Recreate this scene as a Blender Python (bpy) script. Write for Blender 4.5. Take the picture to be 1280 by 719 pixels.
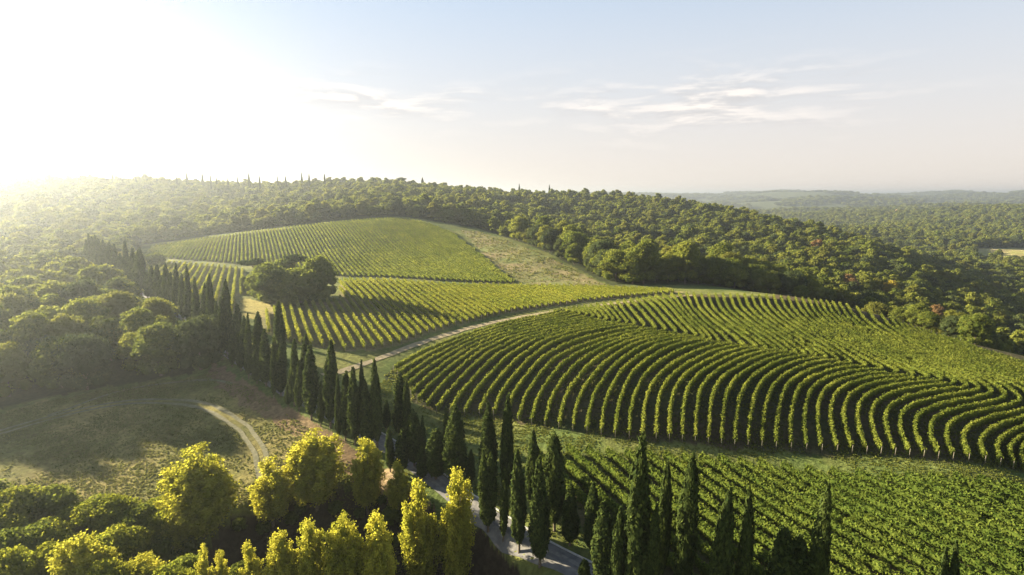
import bpy, math, random
import numpy as np
from math import radians as R
for o in list(bpy.data.objects): bpy.data.objects.remove(o)
sc = bpy.context.scene
COL = sc.collection
rng = np.random.default_rng(7)
random.seed(7)

# ------------------------------------------------------------------ camera, sky, sun, exposure
F, CX, CY, CZ = 700.0, 640.0, 359.5, 60.0
PITCH = math.atan(116/700); S_, C_ = math.sin(PITCH), math.cos(PITCH)
cam_d = bpy.data.cameras.new("camera"); cam = bpy.data.objects.new("camera", cam_d); COL.objects.link(cam)
cam.location = (0, 0, CZ); cam.rotation_euler = (R(90)-PITCH, 0, 0)
cam_d.sensor_width = 36; cam_d.lens = 36*F/1280; cam_d.clip_start = 1; cam_d.clip_end = 60000
sc.camera = cam
SUN_AZ, SUN_EL = R(-62), R(16.5)          # azimuth measured from +Y, negative = left of the view
SUN_DIR = np.array([math.sin(SUN_AZ)*math.cos(SUN_EL), math.cos(SUN_AZ)*math.cos(SUN_EL), math.sin(SUN_EL)])
sun_d = bpy.data.lights.new("sun", 'SUN'); sun_d.energy = 5.0; sun_d.angle = R(0.6); sun_d.color = (1.0, 0.88, 0.63)
sun = bpy.data.objects.new("sun", sun_d); COL.objects.link(sun)
from mathutils import Vector
sun.rotation_euler = Vector(-SUN_DIR).to_track_quat('-Z', 'Y').to_euler()

w = bpy.data.worlds.new("World"); sc.world = w; w.use_nodes = True
nt = w.node_tree; nt.nodes.clear()
def N(nt, t, **k):
    n = nt.nodes.new(t)
    for a, b in k.items(): setattr(n, a, b)
    return n
out = N(nt, 'ShaderNodeOutputWorld'); bg = N(nt, 'ShaderNodeBackground')
sky = N(nt, 'ShaderNodeTexSky', sky_type='NISHITA'); sky.sun_disc = False
sky.sun_elevation = SUN_EL; sky.sun_rotation = SUN_AZ; sky.air_density = 1.0; sky.dust_density = 0.25; sky.ozone_density = 1.0; sky.altitude = 100
tc = N(nt, 'ShaderNodeTexCoord')
sep = N(nt, 'ShaderNodeSeparateXYZ'); nt.links.new(tc.outputs['Generated'], sep.inputs[0])
# clouds: noise on the sky dome, stretched along the horizon
def math_n(op, a=None, b=None, c=None, clamp=False):
    m = N(nt, 'ShaderNodeMath', operation=op); m.use_clamp = clamp
    for i, v in enumerate((a, b, c)):
        if v is None: continue
        if isinstance(v, (int, float)): m.inputs[i].default_value = v
        else: nt.links.new(v, m.inputs[i])
    return m.outputs[0]
az = math_n('ARCTAN2', sep.outputs[0], sep.outputs[1])
el = math_n('ARCSINE', sep.outputs[2])
comb = N(nt, 'ShaderNodeCombineXYZ')
nt.links.new(math_n('MULTIPLY', az, 6.0), comb.inputs[0]); nt.links.new(math_n('MULTIPLY', el, 34.0), comb.inputs[1])
noi = N(nt, 'ShaderNodeTexNoise'); noi.inputs['Scale'].default_value = 1.15; noi.inputs['Detail'].default_value = 8; noi.inputs['Roughness'].default_value = 0.58; noi.inputs['Distortion'].default_value = .3
nt.links.new(comb.outputs[0], noi.inputs['Vector'])
def bump_n(x, c, w_):                      # smooth window exp(-((x-c)/w)^2)
    d = math_n('DIVIDE', math_n('SUBTRACT', x, c), w_)
    return math_n('EXPONENT', math_n('MULTIPLY', math_n('MULTIPLY', d, d), -1.0))
band1 = math_n('MULTIPLY', bump_n(el, R(8.4), R(2.9)), bump_n(az, R(17), R(15)))
band2 = math_n('MULTIPLY', bump_n(el, R(8.6), R(2.2)), bump_n(az, R(-15), R(11)))
band = math_n('ADD', band1, band2, clamp=True)
cl = math_n('MULTIPLY', math_n('SUBTRACT', noi.outputs['Fac'], math_n('SUBTRACT', 0.52, math_n('MULTIPLY', band, 0.16))), 4.0, clamp=True)
cl = math_n('MULTIPLY', cl, band, clamp=True)
hz = bump_n(el, 0.0, R(33))
mixv = N(nt, 'ShaderNodeMix', data_type='RGBA'); mixv.inputs[6].default_value = (4.35, 3.85, 3.42, 1); mixv.inputs[7].default_value = (3.2, 3.58, 4.1, 1)
nt.links.new(math_n('MULTIPLY', math_n('MAXIMUM', el, 0.0), 3.2, clamp=True), mixv.inputs['Factor'])
mixh = N(nt, 'ShaderNodeMix', data_type='RGBA'); nt.links.new(math_n('MULTIPLY', hz, 0.97), mixh.inputs['Factor'])
nt.links.new(sky.outputs[0], mixh.inputs[6]); nt.links.new(mixv.outputs[2], mixh.inputs[7])
# broad forward-scattered glow of the hazy air round the low sun
glow = math_n('MULTIPLY', bump_n(az, R(-49), R(23)), bump_n(el, R(4), R(9)))
addg = N(nt, 'ShaderNodeMix', data_type='RGBA', blend_type='ADD'); nt.links.new(glow, addg.inputs['Factor'])
nt.links.new(mixh.outputs[2], addg.inputs[6]); addg.inputs[7].default_value = (2.7, 2.6, 2.45, 1)
comb2 = N(nt, 'ShaderNodeCombineXYZ'); nt.links.new(math_n('MULTIPLY', az, 6.0), comb2.inputs[0]); nt.links.new(math_n('MULTIPLY', math_n('ADD', el, R(.55)), 34.0), comb2.inputs[1])
noi2 = N(nt, 'ShaderNodeTexNoise')
for k_ in ('Scale', 'Detail', 'Roughness', 'Distortion'): noi2.inputs[k_].default_value = noi.inputs[k_].default_value
nt.links.new(comb2.outputs[0], noi2.inputs['Vector'])
rim = math_n('MULTIPLY_ADD', math_n('SUBTRACT', noi.outputs['Fac'], noi2.outputs['Fac']), 8.0, .42, clamp=True)
ccol = N(nt, 'ShaderNodeMix', data_type='RGBA'); nt.links.new(rim, ccol.inputs['Factor']); ccol.inputs[6].default_value = (3.1, 2.95, 2.9, 1); ccol.inputs[7].default_value = (5.9, 5.35, 4.8, 1)
mixc = N(nt, 'ShaderNodeMix', data_type='RGBA'); nt.links.new(math_n('MULTIPLY', cl, .8), mixc.inputs['Factor'])
addc = N(nt, 'ShaderNodeMix', data_type='RGBA', blend_type='ADD'); nt.links.new(glow, addc.inputs['Factor']); nt.links.new(ccol.outputs[2], addc.inputs[6]); addc.inputs[7].default_value = (2.4, 2.3, 2.2, 1)
nt.links.new(addg.outputs[2], mixc.inputs[6]); nt.links.new(addc.outputs[2], mixc.inputs[7])
nt.links.new(mixc.outputs[2], bg.inputs[0]); bg.inputs[1].default_value = 0.040
nt.links.new(bg.outputs[0], out.inputs[0])

sc.view_settings.view_transform = 'Standard'; sc.view_settings.look = 'None'
sc.view_settings.exposure = 2.42; sc.view_settings.gamma = 1
cy = sc.cycles
cy.max_bounces = 5; cy.diffuse_bounces = 3; cy.glossy_bounces = 1; cy.transmission_bounces = 3; cy.volume_bounces = 0; cy.transparent_max_bounces = 4
cy.use_denoising = True; cy.denoiser = 'OPENIMAGEDENOISE'; cy.denoising_input_passes = 'RGB_ALBEDO_NORMAL'
cy.use_adaptive_sampling = False; cy.caustics_reflective = False; cy.caustics_refractive = False
cy.sample_clamp_indirect = 4

# ------------------------------------------------------------------ terrain height field
ctrl = [
 (640,40,50),(-100,50,50),(1400,50,48),(640,72,48),(1000,66,47),(1280,69,46),(1280,92,45.5),(900,90,46),(640,94,47),(1000,95,46),
 (0,70,51),(200,75,50),(400,80,50),(150,105,47),(0,100,47),(300,110,46),(380,100,47),(100,125,45),(0,115,45.5),(240,130,44),(-200,110,46),
 (600,85,47.3),(470,105,45.5),(395,115,43.5),(330,125,42),(290,133,41.5),(240,158,39.5),(200,180,38),(150,210,37),(110,240,36),
 (0,160,42),(0,220,38),(60,300,36),(-200,200,36),(-200,350,28),(60,420,30),(60,550,12),(60,700,-3.5),
 (500,148,41),(620,181,40),(860,222,38),(700,216,38.5),(480,242,37),(640,242,38),(740,236,38),(310,226,37),(400,180,38.5),
 (500,420,17),(350,400,23),(200,380,33),(600,310,33),(500,330,31),(570,400,23),(650,290,35),(680,310,33),(750,245,38.5),(200,290,36),(430,255,37.5),(300,250,37),
 (900,225,37.5),(1000,210,38),(1100,188,40),(1200,165,43.3),(1280,155,44),(900,158,39.3),(900,112,40.4),(1100,140,42.7),(1100,110,42.8),
 (700,142,41.3),(700,110,44.4),(900,102,44.8),(1270,92,44.3),(1250,120,43.3),(550,130,43.3),(560,110,46.3),
 (950,260,44),(1000,240,47),(1100,240,57),(1180,225,63),(1250,240,69),(1350,200,65),(1400,120,47),
 (-300,700,-3.5),(0,700,-3.5),(200,720,-4.5),(400,750,-5.5),(500,760,-5),(620,790,4),(750,760,10),(850,700,23),(900,620,26),(1000,520,36),
 (300,480,27),(300,620,13),(500,480,15),(500,600,6),(640,360,29),(740,270,38),(700,420,36),(700,560,29),(700,780,10),
 (850,400,42),(850,320,48),(850,560,31),(1000,330,51),(1000,440,45),(1100,310,58),(1100,390,53),(1100,450,52),(1185,330,66),
 (1280,350,77),(1200,450,74),(1280,500,75),(1280,600,80),(1280,800,64),(1280,1400,38),(1200,1400,46),(1100,1400,66),(1040,1400,90),(1200,800,66),
 (1100,800,70),(1100,1100,74),(1280,2200,60),(1100,2500,84),(1000,800,72),(1000,1500,86),(1040,2500,86),(900,1200,70),(900,2500,72),
 (1280,3500,26),(1100,3500,24),(970,3500,52),(1020,4500,8),(1200,4600,14),(800,4500,8),(1500,4500,30),(1500,800,60),(1500,1500,40),
 (1100,2900,66),(1200,3000,50),(900,3600,46),
 (0,1000,5),(0,1500,40),(400,1000,5),(400,1500,40),(700,1100,25),(700,1600,60),(0,4000,30),(500,4000,30),
 (0,10000,40),(400,10000,40),(800,9000,22),(1100,9000,20),(1400,9000,25),
]
def ctrl_world():
    P = []
    for px, d, drop in ctrl:
        P.append(((px-CX)/F*d, (d-drop*S_)/C_, CZ-drop))
    return np.array(P)
CW = ctrl_world()
def uv_of(x, y):
    r = np.maximum(np.hypot(x, y), 32.0)
    a = np.arctan2(x, np.maximum(y, 1e-3*np.abs(x)+1e-6))
    a = np.where(y < 0, np.sign(x)*1.57, a)
    return np.clip(a, -1.0, 1.0), np.log(np.minimum(r, 13000.0))
cu, cv = uv_of(CW[:,0], CW[:,1])
CC = 0.05
def phi(d2): return np.sqrt(d2 + CC*CC)
A = phi((cu[:,None]-cu[None])**2 + (cv[:,None]-cv[None])**2)
n = len(cu); Pm = np.stack([np.ones(n), cu, cv], 1)
M = np.block([[A - np.eye(n)*0.004, Pm], [Pm.T, np.zeros((3,3))]])
sol = np.linalg.solve(M, np.concatenate([CW[:,2], np.zeros(3)]))
WW, PC = sol[:n], sol[n:]
GULLY = None
def seg_dist(x, y, poly):
    d = np.full(np.shape(x), 1e9)
    for (x0,y0),(x1,y1) in zip(poly[:-1], poly[1:]):
        dx, dy = x1-x0, y1-y0; L = dx*dx+dy*dy
        t = np.clip(((x-x0)*dx+(y-y0)*dy)/L, 0, 1)
        d = np.minimum(d, np.hypot(x-x0-t*dx, y-y0-t*dy))
    return d
def hnoise(x, y):                                   # gentle relief, analytic so that it repeats nowhere visibly
    return (np.sin(x*0.045+1.3*np.sin(y*0.031))*np.cos(y*0.052+1.1*np.sin(x*0.027)))
def H(x, y):
    x = np.asarray(x, float); y = np.asarray(y, float); sh = x.shape
    xf, yf = x.ravel(), y.ravel(); out = np.empty(xf.size)
    for i in range(0, xf.size, 40000):
        a, v = uv_of(xf[i:i+40000], yf[i:i+40000])
        k = phi((a[:,None]-cu[None])**2 + (v[:,None]-cv[None])**2)
        out[i:i+40000] = k @ WW + PC[0] + PC[1]*a + PC[2]*v
    behind = np.clip((np.abs(np.arctan2(xf, yf))-1.05)/0.6, 0, 1)
    out = out*(1-behind) + 14*behind
    r = np.hypot(xf, yf)
    out += hnoise(xf, yf)*0.25*np.clip((260-r)/100, 0, 1)
    out += np.clip((r-330)/500, 0, 1)*2.5*(np.sin(xf*0.017+yf*0.006)+np.sin(yf*0.013-xf*0.008))
    far = np.clip((r-1500)/2000, 0, 1)
    out += far*26*(np.sin(xf*0.0043+yf*0.0021)*np.cos(yf*0.0037+1.0)+0.6*np.sin(yf*0.006+xf*0.0011))
    if GULLY is not None:
        near = (r < 140)
        if near.any():
            d = seg_dist(xf[near], yf[near], GULLY)
            out[near] -= 7.5*np.exp(-(d/6.0)**4) 
    return out.reshape(sh)
def ray(px, py):                                    # world point where the view ray through a photo pixel meets the ground
    px = np.asarray(px, float); py = np.asarray(py, float)
    X = (px-CX)/F; V = -(py-CY)/F
    dx, dy, dz = X, C_+V*S_, -S_+V*C_
    t = np.full(px.shape, 35.0); done = np.zeros(px.shape, bool); res = np.full(px.shape, np.nan)
    for _ in range(420):
        nt_ = t*1.014
        below = (CZ+dz*nt_ < H(dx*nt_, dy*nt_)) & ~done
        if below.any():
            lo, hi = t[below], nt_[below]
            for _k in range(8):
                m = (lo+hi)/2; b = CZ+dz[below]*m < H(dx[below]*m, dy[below]*m)
                hi = np.where(b, m, hi); lo = np.where(b, lo, m)
            res[below] = hi; done |= below
        t = nt_
        if done.all() or t[0] > 11000: break
    return np.stack([dx*res, dy*res, CZ+dz*res], -1)
def proj(x, y, z):
    d = y*C_-(z-CZ)*S_; v = y*S_+(z-CZ)*C_
    return CX+F*x/d, CY-F*v/d, d
def gpoly(pts):
    a = np.array(pts, float); p = ray(a[:,0], a[:,1]); return p[:, :2]
def ingp(x, y, poly):
    inside = np.zeros(np.shape(x), bool); j = len(poly)-1
    for i in range(len(poly)):
        xi, yi = poly[i]; xj, yj = poly[j]
        c = ((yi > y) != (yj > y))
        with np.errstate(divide='ignore', invalid='ignore'):
            c &= x < (xj-xi)*(y-yi)/(yj-yi+1e-12)+xi
        inside ^= c; j = i
    return inside
GULLY = gpoly([(215,700),(262,690),(310,670),(370,648),(440,642),(520,668),(585,705)])
g_end = GULLY[-1]+np.array([12,-18.]); GULLY = np.vstack([GULLY, g_end, g_end+[10,-30]])

# ------------------------------------------------------------------ zones read off the ground
FARF = gpoly([(190,309),(260,298),(350,287),(430,278),(503,274),(535,280),(565,292),(605,322),(646,355),(560,352),(430,346),(400,343),(340,336),(290,330),(180,321)])
LEFTF = gpoly([(178,326),(240,331),(300,336),(312,347),(303,362),(298,385),(292,400),(262,398),(225,374),(190,350)])
MIDF = gpoly([(332,392),(348,384),(425,376),(424,353),(432,351),(560,357),(650,359),(760,361.5),(868,364.5),(800,371),(720,379),(640,391),(590,402),(540,416),(500,431),(470,438),(430,440),(385,432),(345,425),(322,405)])
LRF = gpoly([(652,566),(700,566),(760,570),(830,575),(900,579),(960,586),(1100,600),(1290,616),(1420,640),(1440,900),(1120,900),(960,820),(860,745),(800,715),(740,672),(690,610)])
SLOPE = gpoly([(575,288),(600,290),(640,303),(700,328),(740,348),(762,358),(700,357),(652,356),(612,325)])
CURVY = gpoly([(478,470),(520,447),(570,427),(640,405),(700,391),(790,376),(860,368),(960,371),(1057,383),(1112,400),(1200,430),(1290,446),(1400,480),(1420,610),(1266,590),(1100,572),(950,563),(820,553),(720,542),(617,524),(532,513)])
ROAD_PX = [(860,775),(790,745),(725,714),(668,685),(615,651),(572,622),(540,597),(508,572),(470,549),(430,528),(395,508),(360,489),(330,471),(300,450),(270,427),(240,403),(205,380),(170,362),(140,350),(112,339)]
ROADP = gpoly(ROAD_PX)
d0 = ROADP[0]-ROADP[1]; ROADP = np.vstack([ROADP[0]+d0/np.linalg.norm(d0)*60, ROADP])
def smooth(P, step=1.5, it=3):
    P = np.asarray(P, float)
    for _ in range(it):
        Q = np.empty((2*len(P)-2, P.shape[1])); Q[0::2] = P[:-1]*.75+P[1:]*.25; Q[1::2] = P[:-1]*.25+P[1:]*.75
        P = np.vstack([P[:1], Q, P[-1:]])
    s = np.r_[0, np.cumsum(np.linalg.norm(np.diff(P[:, :2], axis=0), axis=1))]
    t = np.linspace(0, s[-1], max(2, int(s[-1]/step)))
    return np.stack([np.interp(t, s, P[:, k]) for k in range(P.shape[1])], 1)
ROADP = smooth(ROADP)
TRACKP = smooth(gpoly([(404,470),(440,461),(470,450),(500,438),(540,424),(590,409),(640,398),(720,385),(800,376),(868,369)]))
RUTP = smooth(gpoly([(-60,556),(0,541),(60,523),(120,508),(180,500),(235,502),(275,515),(305,535),(322,557),(330,585),(335,612)]))
PATHP = smooth(gpoly([(60,520),(140,490),(200,479),(255,473),(290,480)]))
FIELD = gpoly([(-300,600),(-100,560),(0,518),(60,502),(120,489),(180,480),(240,472),(268,464),(330,498),(400,545),(450,590),(440,612),(330,640),(150,650),(-50,650),(-400,680)])
EMB = gpoly([(262,452),(330,492),(395,528),(440,558),(480,585),(540,640),(600,690),(680,730),(760,775),(700,800),(600,735),(540,690),(500,650),(450,612),(430,590),(370,545),(300,505),(262,476)])
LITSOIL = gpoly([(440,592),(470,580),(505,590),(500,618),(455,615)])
YELLOWP = gpoly([(300,372),(330,378),(350,384),(330,400),(300,395)])
FARTAN = np.array([[(1225-640)/F*640, 640.],[(1330-640)/F*640, 640.],[(1330-640)/F*745, 745.],[(1215-640)/F*745, 745.]])
LW_EDGE = gpoly([(-520,505),(-300,505),(-120,512),(0,512),(60,497),(120,485),(180,475),(240,467),(262,458)])  # out-of-frame end is set back to let sun onto the meadow
rl = ROADP[::8]; rl = rl[(rl[:,1] > 135)]
LEFTWOOD = np.vstack([LW_EDGE, rl+np.array([-7.0,-5.0]), [[-160,300],[-420,300],[-420,60]]])
FRONT = gpoly([(178,306),(260,295),(350,284),(430,275),(505,271),(560,280),(602,287),(640,299),(700,324),(742,347),(766,357)])
fu = list(CX+F*FRONT[:,0]/FRONT[:,1]); fd = list(FRONT[:,1])
o_ = np.argsort(fu); fu = [fu[i] for i in o_]; fd = [fd[i] for i in o_]
fu = [-2000, 60, 105, 150]+fu+[850,900,950,1000,1050,1100,1150,1200,1250,1300,1400,1600,3000]
fd = [ 300, 262, 262, 300]+fd+[243,243,238,228,216,203,191,178,166,158,148,140,140]
def front(u): return np.interp(u, fu, fd)

# ------------------------------------------------------------------ helpers for objects
def link(o, parent=None):
    COL.objects.link(o)
    if parent is not None: o.parent = parent
    return o
def tag(o, label=None, cat=None, group=None, kind=None):
    if label: o['label'] = label
    if cat: o['category'] = cat
    if group: o['group'] = group
    if kind: o['kind'] = kind
    return o
def empty(name, loc=(0,0,0), parent=None):
    o = bpy.data.objects.new(name, None); o.location = loc; o.empty_display_size = .5; return link(o, parent)
def mesh_np(name, V, quads=None, tris=None, mats=(), rnd=None, smooth_=False):
    me = bpy.data.meshes.new(name)
    V = np.asarray(V, np.float32); nq = 0 if quads is None else len(quads); ntr = 0 if tris is None else len(tris)
    me.vertices.add(len(V)); me.vertices.foreach_set('co', V.ravel())
    idx = []; tot = []
    if nq: idx.append(np.asarray(quads, np.int32).ravel()); tot.append(np.full(nq, 4, np.int32))
    if ntr: idx.append(np.asarray(tris, np.int32).ravel()); tot.append(np.full(ntr, 3, np.int32))
    idx = np.concatenate(idx); tot = np.concatenate(tot)
    me.loops.add(len(idx)); me.loops.foreach_set('vertex_index', idx)
    me.polygons.add(len(tot)); st = np.r_[0, np.cumsum(tot)[:-1]].astype(np.int32)
    me.polygons.foreach_set('loop_start', st); me.polygons.foreach_set('loop_total', tot)
    if smooth_: me.polygons.foreach_set('use_smooth', np.ones(len(tot), bool))
    if rnd is not None:
        at = me.attributes.new('rnd', 'FLOAT', 'FACE'); at.data.foreach_set('value', np.asarray(rnd, np.float32))
    for m in mats: me.materials.append(m)
    me.update(calc_edges=True); me.validate()
    return me
class MB:                                            # collects vertices, quads and a random value per face
    def __init__(s): s.V=[]; s.Q=[]; s.Rn=[]; s.n=0
    def add(s, V, Q, r=None):
        V = np.asarray(V, float); Q = np.asarray(Q, np.int64)
        s.V.append(V); s.Q.append(Q+s.n); s.n += len(V)
        s.Rn.append(np.full(len(Q), .5) if r is None else np.asarray(r, float))
    def mesh(s, name, mats, smooth_=False):
        return mesh_np(name, np.concatenate(s.V), quads=np.concatenate(s.Q), mats=mats, rnd=np.concatenate(s.Rn), smooth_=smooth_)
def leaves(mb, P, Nn, size, r, rg, up=None, aspect=1.5):
    """kite shaped leaf sprays at P, facing roughly along Nn"""
    n = len(P)
    Nn = Nn/np.maximum(np.linalg.norm(Nn, axis=1, keepdims=True), 1e-6)
    a = rg.normal(size=(n,3)) if up is None else up+rg.normal(size=(n,3))*.35
    a -= Nn*np.sum(a*Nn, 1, keepdims=True); a /= np.maximum(np.linalg.norm(a, axis=1, keepdims=True), 1e-6)
    b = np.cross(Nn, a)
    s = (size*rg.uniform(.65, 1.35, n))[:, None]
    c = s*rg.uniform(.1, .5, n)[:, None]
    v0 = P-a*s*.5*aspect; v2 = P+a*s*.5*aspect
    v1 = P+b*s*.5+a*c*.4+Nn*s*.12; v3 = P-b*s*.5+a*c*.4-Nn*s*.08
    V = np.stack([v0, v1, v2, v3], 1).reshape(-1, 3)
    mb.add(V, np.arange(n*4).reshape(n, 4), r)
def box(mb, c, s, rz=0, tilt=0, r=None):
    x, y, z = s[0]/2, s[1]/2, s[2]/2
    V = np.array([(i*x, j*y, k*z) for k in (-1,1) for i, j in ((-1,-1),(1,-1),(1,1),(-1,1))], float)
    V[:,0] += tilt*(V[:,2]+z)
    cz, sz = math.cos(rz), math.sin(rz)
    V = np.stack([V[:,0]*cz-V[:,1]*sz, V[:,0]*sz+V[:,1]*cz, V[:,2]], 1)+np.array(c)
    mb.add(V, [(0,3,2,1),(4,5,6,7),(0,1,5,4),(1,2,6,5),(2,3,7,6),(3,0,4,7)], None if r is None else np.full(6, r))
def tube(mb, pts, rad, k=7):
    pts = np.asarray(pts, float); n = len(pts); rad = np.broadcast_to(rad, (n,))
    V = []
    for i in range(n):
        t = pts[min(i+1, n-1)]-pts[max(i-1, 0)]; t /= np.linalg.norm(t)+1e-9
        a = np.cross(t, (0.3,1,0.2)); a /= np.linalg.norm(a)+1e-9; b = np.cross(t, a)
        for j in range(k):
            th = 2*math.pi*j/k; V.append(pts[i]+rad[i]*(a*math.cos(th)+b*math.sin(th)))
    Q = [(i*k+j, i*k+(j+1)%k, (i+1)*k+(j+1)%k, (i+1)*k+j) for i in range(n-1) for j in range(k)]
    mb.add(V, Q)
def lump_sphere(mb, c, rad, rg, nu=12, nv=8, amp=.12, r=.3):
    u = np.linspace(0, 2*np.pi, nu, endpoint=False); v = np.linspace(0.02, np.pi-.02, nv)
    uu, vv = np.meshgrid(u, v)
    f = 1+rg.uniform(-amp, amp, uu.shape)
    V = np.stack([np.cos(uu)*np.sin(vv)*f*rad[0]+c[0], np.sin(uu)*np.sin(vv)*f*rad[1]+c[1], np.cos(vv)*f*rad[2]+c[2]], -1).reshape(-1,3)
    Q = [(i*nu+j, i*nu+(j+1)%nu, (i+1)*nu+(j+1)%nu, (i+1)*nu+j) for i in range(nv-1) for j in range(nu)]
    mb.add(V, [q[::-1] for q in Q], np.full(len(Q), r))

# ------------------------------------------------------------------ materials
def mat_foliage(name, c1, c2, trans=.45, objvar=.35, c3=None):
    m = bpy.data.materials.new(name); m.use_nodes = True; t = m.node_tree; t.nodes.clear()
    o = N(t, 'ShaderNodeOutputMaterial'); d = N(t, 'ShaderNodeBsdfDiffuse'); tr = N(t, 'ShaderNodeBsdfTranslucent'); mx = N(t, 'ShaderNodeMixShader')
    at = N(t, 'ShaderNodeAttribute', attribute_name='rnd'); oi = N(t, 'ShaderNodeObjectInfo')
    mix = N(t, 'ShaderNodeMix', data_type='RGBA'); mix.inputs[6].default_value = (*c1, 1); mix.inputs[7].default_value = (*c2, 1)
    ad = N(t, 'ShaderNodeMath', operation='MULTIPLY_ADD'); ad.use_clamp = True
    t.links.new(oi.outputs['Random'], ad.inputs[0]); ad.inputs[1].default_value = objvar
    sb = N(t, 'ShaderNodeMath', operation='MULTIPLY_ADD'); t.links.new(at.outputs['Fac'], sb.inputs[0]); sb.inputs[1].default_value = .9; sb.inputs[2].default_value = -objvar*.5
    t.links.new(sb.outputs[0], ad.inputs[2]); t.links.new(ad.outputs[0], mix.inputs['Factor'])
    col = mix.outputs[2]
    if c3 is not None:                              # some trees lean to another hue
        wn = N(t, 'ShaderNodeTexWhiteNoise', noise_dimensions='1D'); t.links.new(oi.outputs['Random'], wn.inputs['W'])
        pw = N(t, 'ShaderNodeMath', operation='POWER'); t.links.new(wn.outputs['Value'], pw.inputs[0]); pw.inputs[1].default_value = 3.0
        m3 = N(t, 'ShaderNodeMix', data_type='RGBA'); t.links.new(pw.outputs[0], m3.inputs['Factor']); t.links.new(col, m3.inputs[6]); m3.inputs[7].default_value = (*c3, 1); col = m3.outputs[2]
    t.links.new(col, d.inputs[0]); 
    hs = N(t, 'ShaderNodeHueSaturation'); hs.inputs['Saturation'].default_value = 1.04; hs.inputs['Value'].default_value = 1.25; hs.inputs['Hue'].default_value = .492
    t.links.new(col, hs.inputs['Color']); t.links.new(hs.outputs[0], tr.inputs[0])
    mx.inputs[0].default_value = trans; t.links.new(d.outputs[0], mx.inputs[1]); t.links.new(tr.outputs[0], mx.inputs[2]); t.links.new(mx.outputs[0], o.inputs[0])
    return m
def mat_plain(name, c, c2=None, scale=3, rough=.9, bump=.3):
    m = bpy.data.materials.new(name); m.use_nodes = True; t = m.node_tree; b = t.nodes['Principled BSDF']
    b.inputs['Roughness'].default_value = rough; b.inputs['Specular IOR Level'].default_value = .2
    tcn = N(t, 'ShaderNodeNewGeometry'); no = N(t, 'ShaderNodeTexNoise'); no.inputs['Scale'].default_value = scale; no.inputs['Detail'].default_value = 6; t.links.new(tcn.outputs['Position'], no.inputs['Vector'])
    mix = N(t, 'ShaderNodeMix', data_type='RGBA'); mix.inputs[6].default_value = (*c, 1); mix.inputs[7].default_value = (*(c2 or c), 1)
    rp = N(t, 'ShaderNodeMapRange'); rp.inputs[1].default_value = .35; rp.inputs[2].default_value = .65; t.links.new(no.outputs['Fac'], rp.inputs[0]); t.links.new(rp.outputs[0], mix.inputs['Factor'])
    t.links.new(mix.outputs[2], b.inputs['Base Color'])
    bp = N(t, 'ShaderNodeBump'); bp.inputs['Strength'].default_value = bump; bp.inputs['Distance'].default_value = .1; t.links.new(no.outputs['Fac'], bp.inputs['Height']); t.links.new(bp.outputs[0], b.inputs['Normal'])
    return m
M_CYP = mat_foliage('cypress_foliage', (.022,.036,.012), (.085,.108,.026), .28, .25)
M_OAK = mat_foliage('oak_foliage', (.080,.108,.020), (.225,.235,.042), .52, .55, c3=(.15,.15,.03))
M_OAKD = mat_foliage('dark_bush_foliage', (.065,.092,.018), (.18,.20,.034), .5, .4)
M_POP = mat_foliage('poplar_foliage', (.22,.235,.032), (.46,.43,.065), .54, .3)
M_AUT = mat_foliage('autumn_foliage', (.18,.11,.045), (.26,.17,.07), .45, .3)
M_YEL = mat_foliage('yellow_foliage', (.26,.21,.03), (.38,.30,.05), .45, .3)
M_PINE = mat_foliage('pine_foliage', (.030,.050,.018), (.075,.095,.03), .25, .3)
M_VINE = mat_foliage('vine_foliage', (.088,.118,.019), (.235,.25,.044), .46, .18)
M_VINEG = mat_foliage('green_vine_foliage', (.062,.096,.017), (.17,.20,.035), .44, .18)
M_VINEY = mat_foliage('yellowing_vine_foliage', (.13,.158,.022), (.28,.275,.042), .48, .18)
M_GRASS = mat_foliage('grass_blades', (.09,.11,.03), (.21,.19,.065), .4, .2)
M_BARK = mat_plain('bark', (.10,.075,.05), (.19,.15,.11), 6, .95, .5)
M_POST = mat_plain('weathered_wood', (.16,.13,.10), (.24,.21,.17), 8, .9, .3)
M_ROAD = mat_plain('gravel_road', (.125,.12,.115), (.19,.18,.17), .9, .95, .35)
M_TRACK = mat_plain('dirt_track', (.20,.16,.09), (.30,.24,.145), 1.2, .95, .5)
M_RUT = mat_plain('worn_track', (.115,.11,.058), (.18,.16,.092), 1.5, .95, .5)

# ------------------------------------------------------------------ ground sheet
azs = np.concatenate([np.linspace(-np.pi, -1.05, 60, endpoint=False), np.linspace(-1.05, 1.05, 1150), np.linspace(1.05, np.pi, 61)[1:-1]])
rs = np.concatenate([[1.0, 12, 22], np.exp(np.arange(math.log(30), math.log(700), .0085)), np.exp(np.arange(math.log(700), math.log(14000), .016))])
aa, rr = np.meshgrid(azs, rs)
X, Y = rr*np.sin(aa), rr*np.cos(aa)
Z = H(X, Y)
na, nr = len(azs), len(rs)
def vn(x, y, s, seed):                               # smooth value noise
    g = np.random.default_rng(seed).random((256, 256)); x = x/s; y = y/s
    xi, yi = np.floor(x).astype(int), np.floor(y).astype(int); fx, fy = x-xi, y-yi
    fx = fx*fx*(3-2*fx); fy = fy*fy*(3-2*fy)
    G = lambda a, b: g[a % 256, b % 256]
    return (G(xi,yi)*(1-fx)+G(xi+1,yi)*fx)*(1-fy)+(G(xi,yi+1)*(1-fx)+G(xi+1,yi+1)*fx)*fy
wx = X+(vn(X,Y,2.2,1)-.5)*2.2; wy = Y+(vn(X,Y,2.2,2)-.5)*2.2
patch = vn(X,Y,14,3)*.5+vn(X,Y,5,4)*.3+vn(X,Y,1.6,5)*.2
colr = np.empty(X.shape+(3,)); colr[:] = (.055,.065,.025)               # woodland floor
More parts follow.
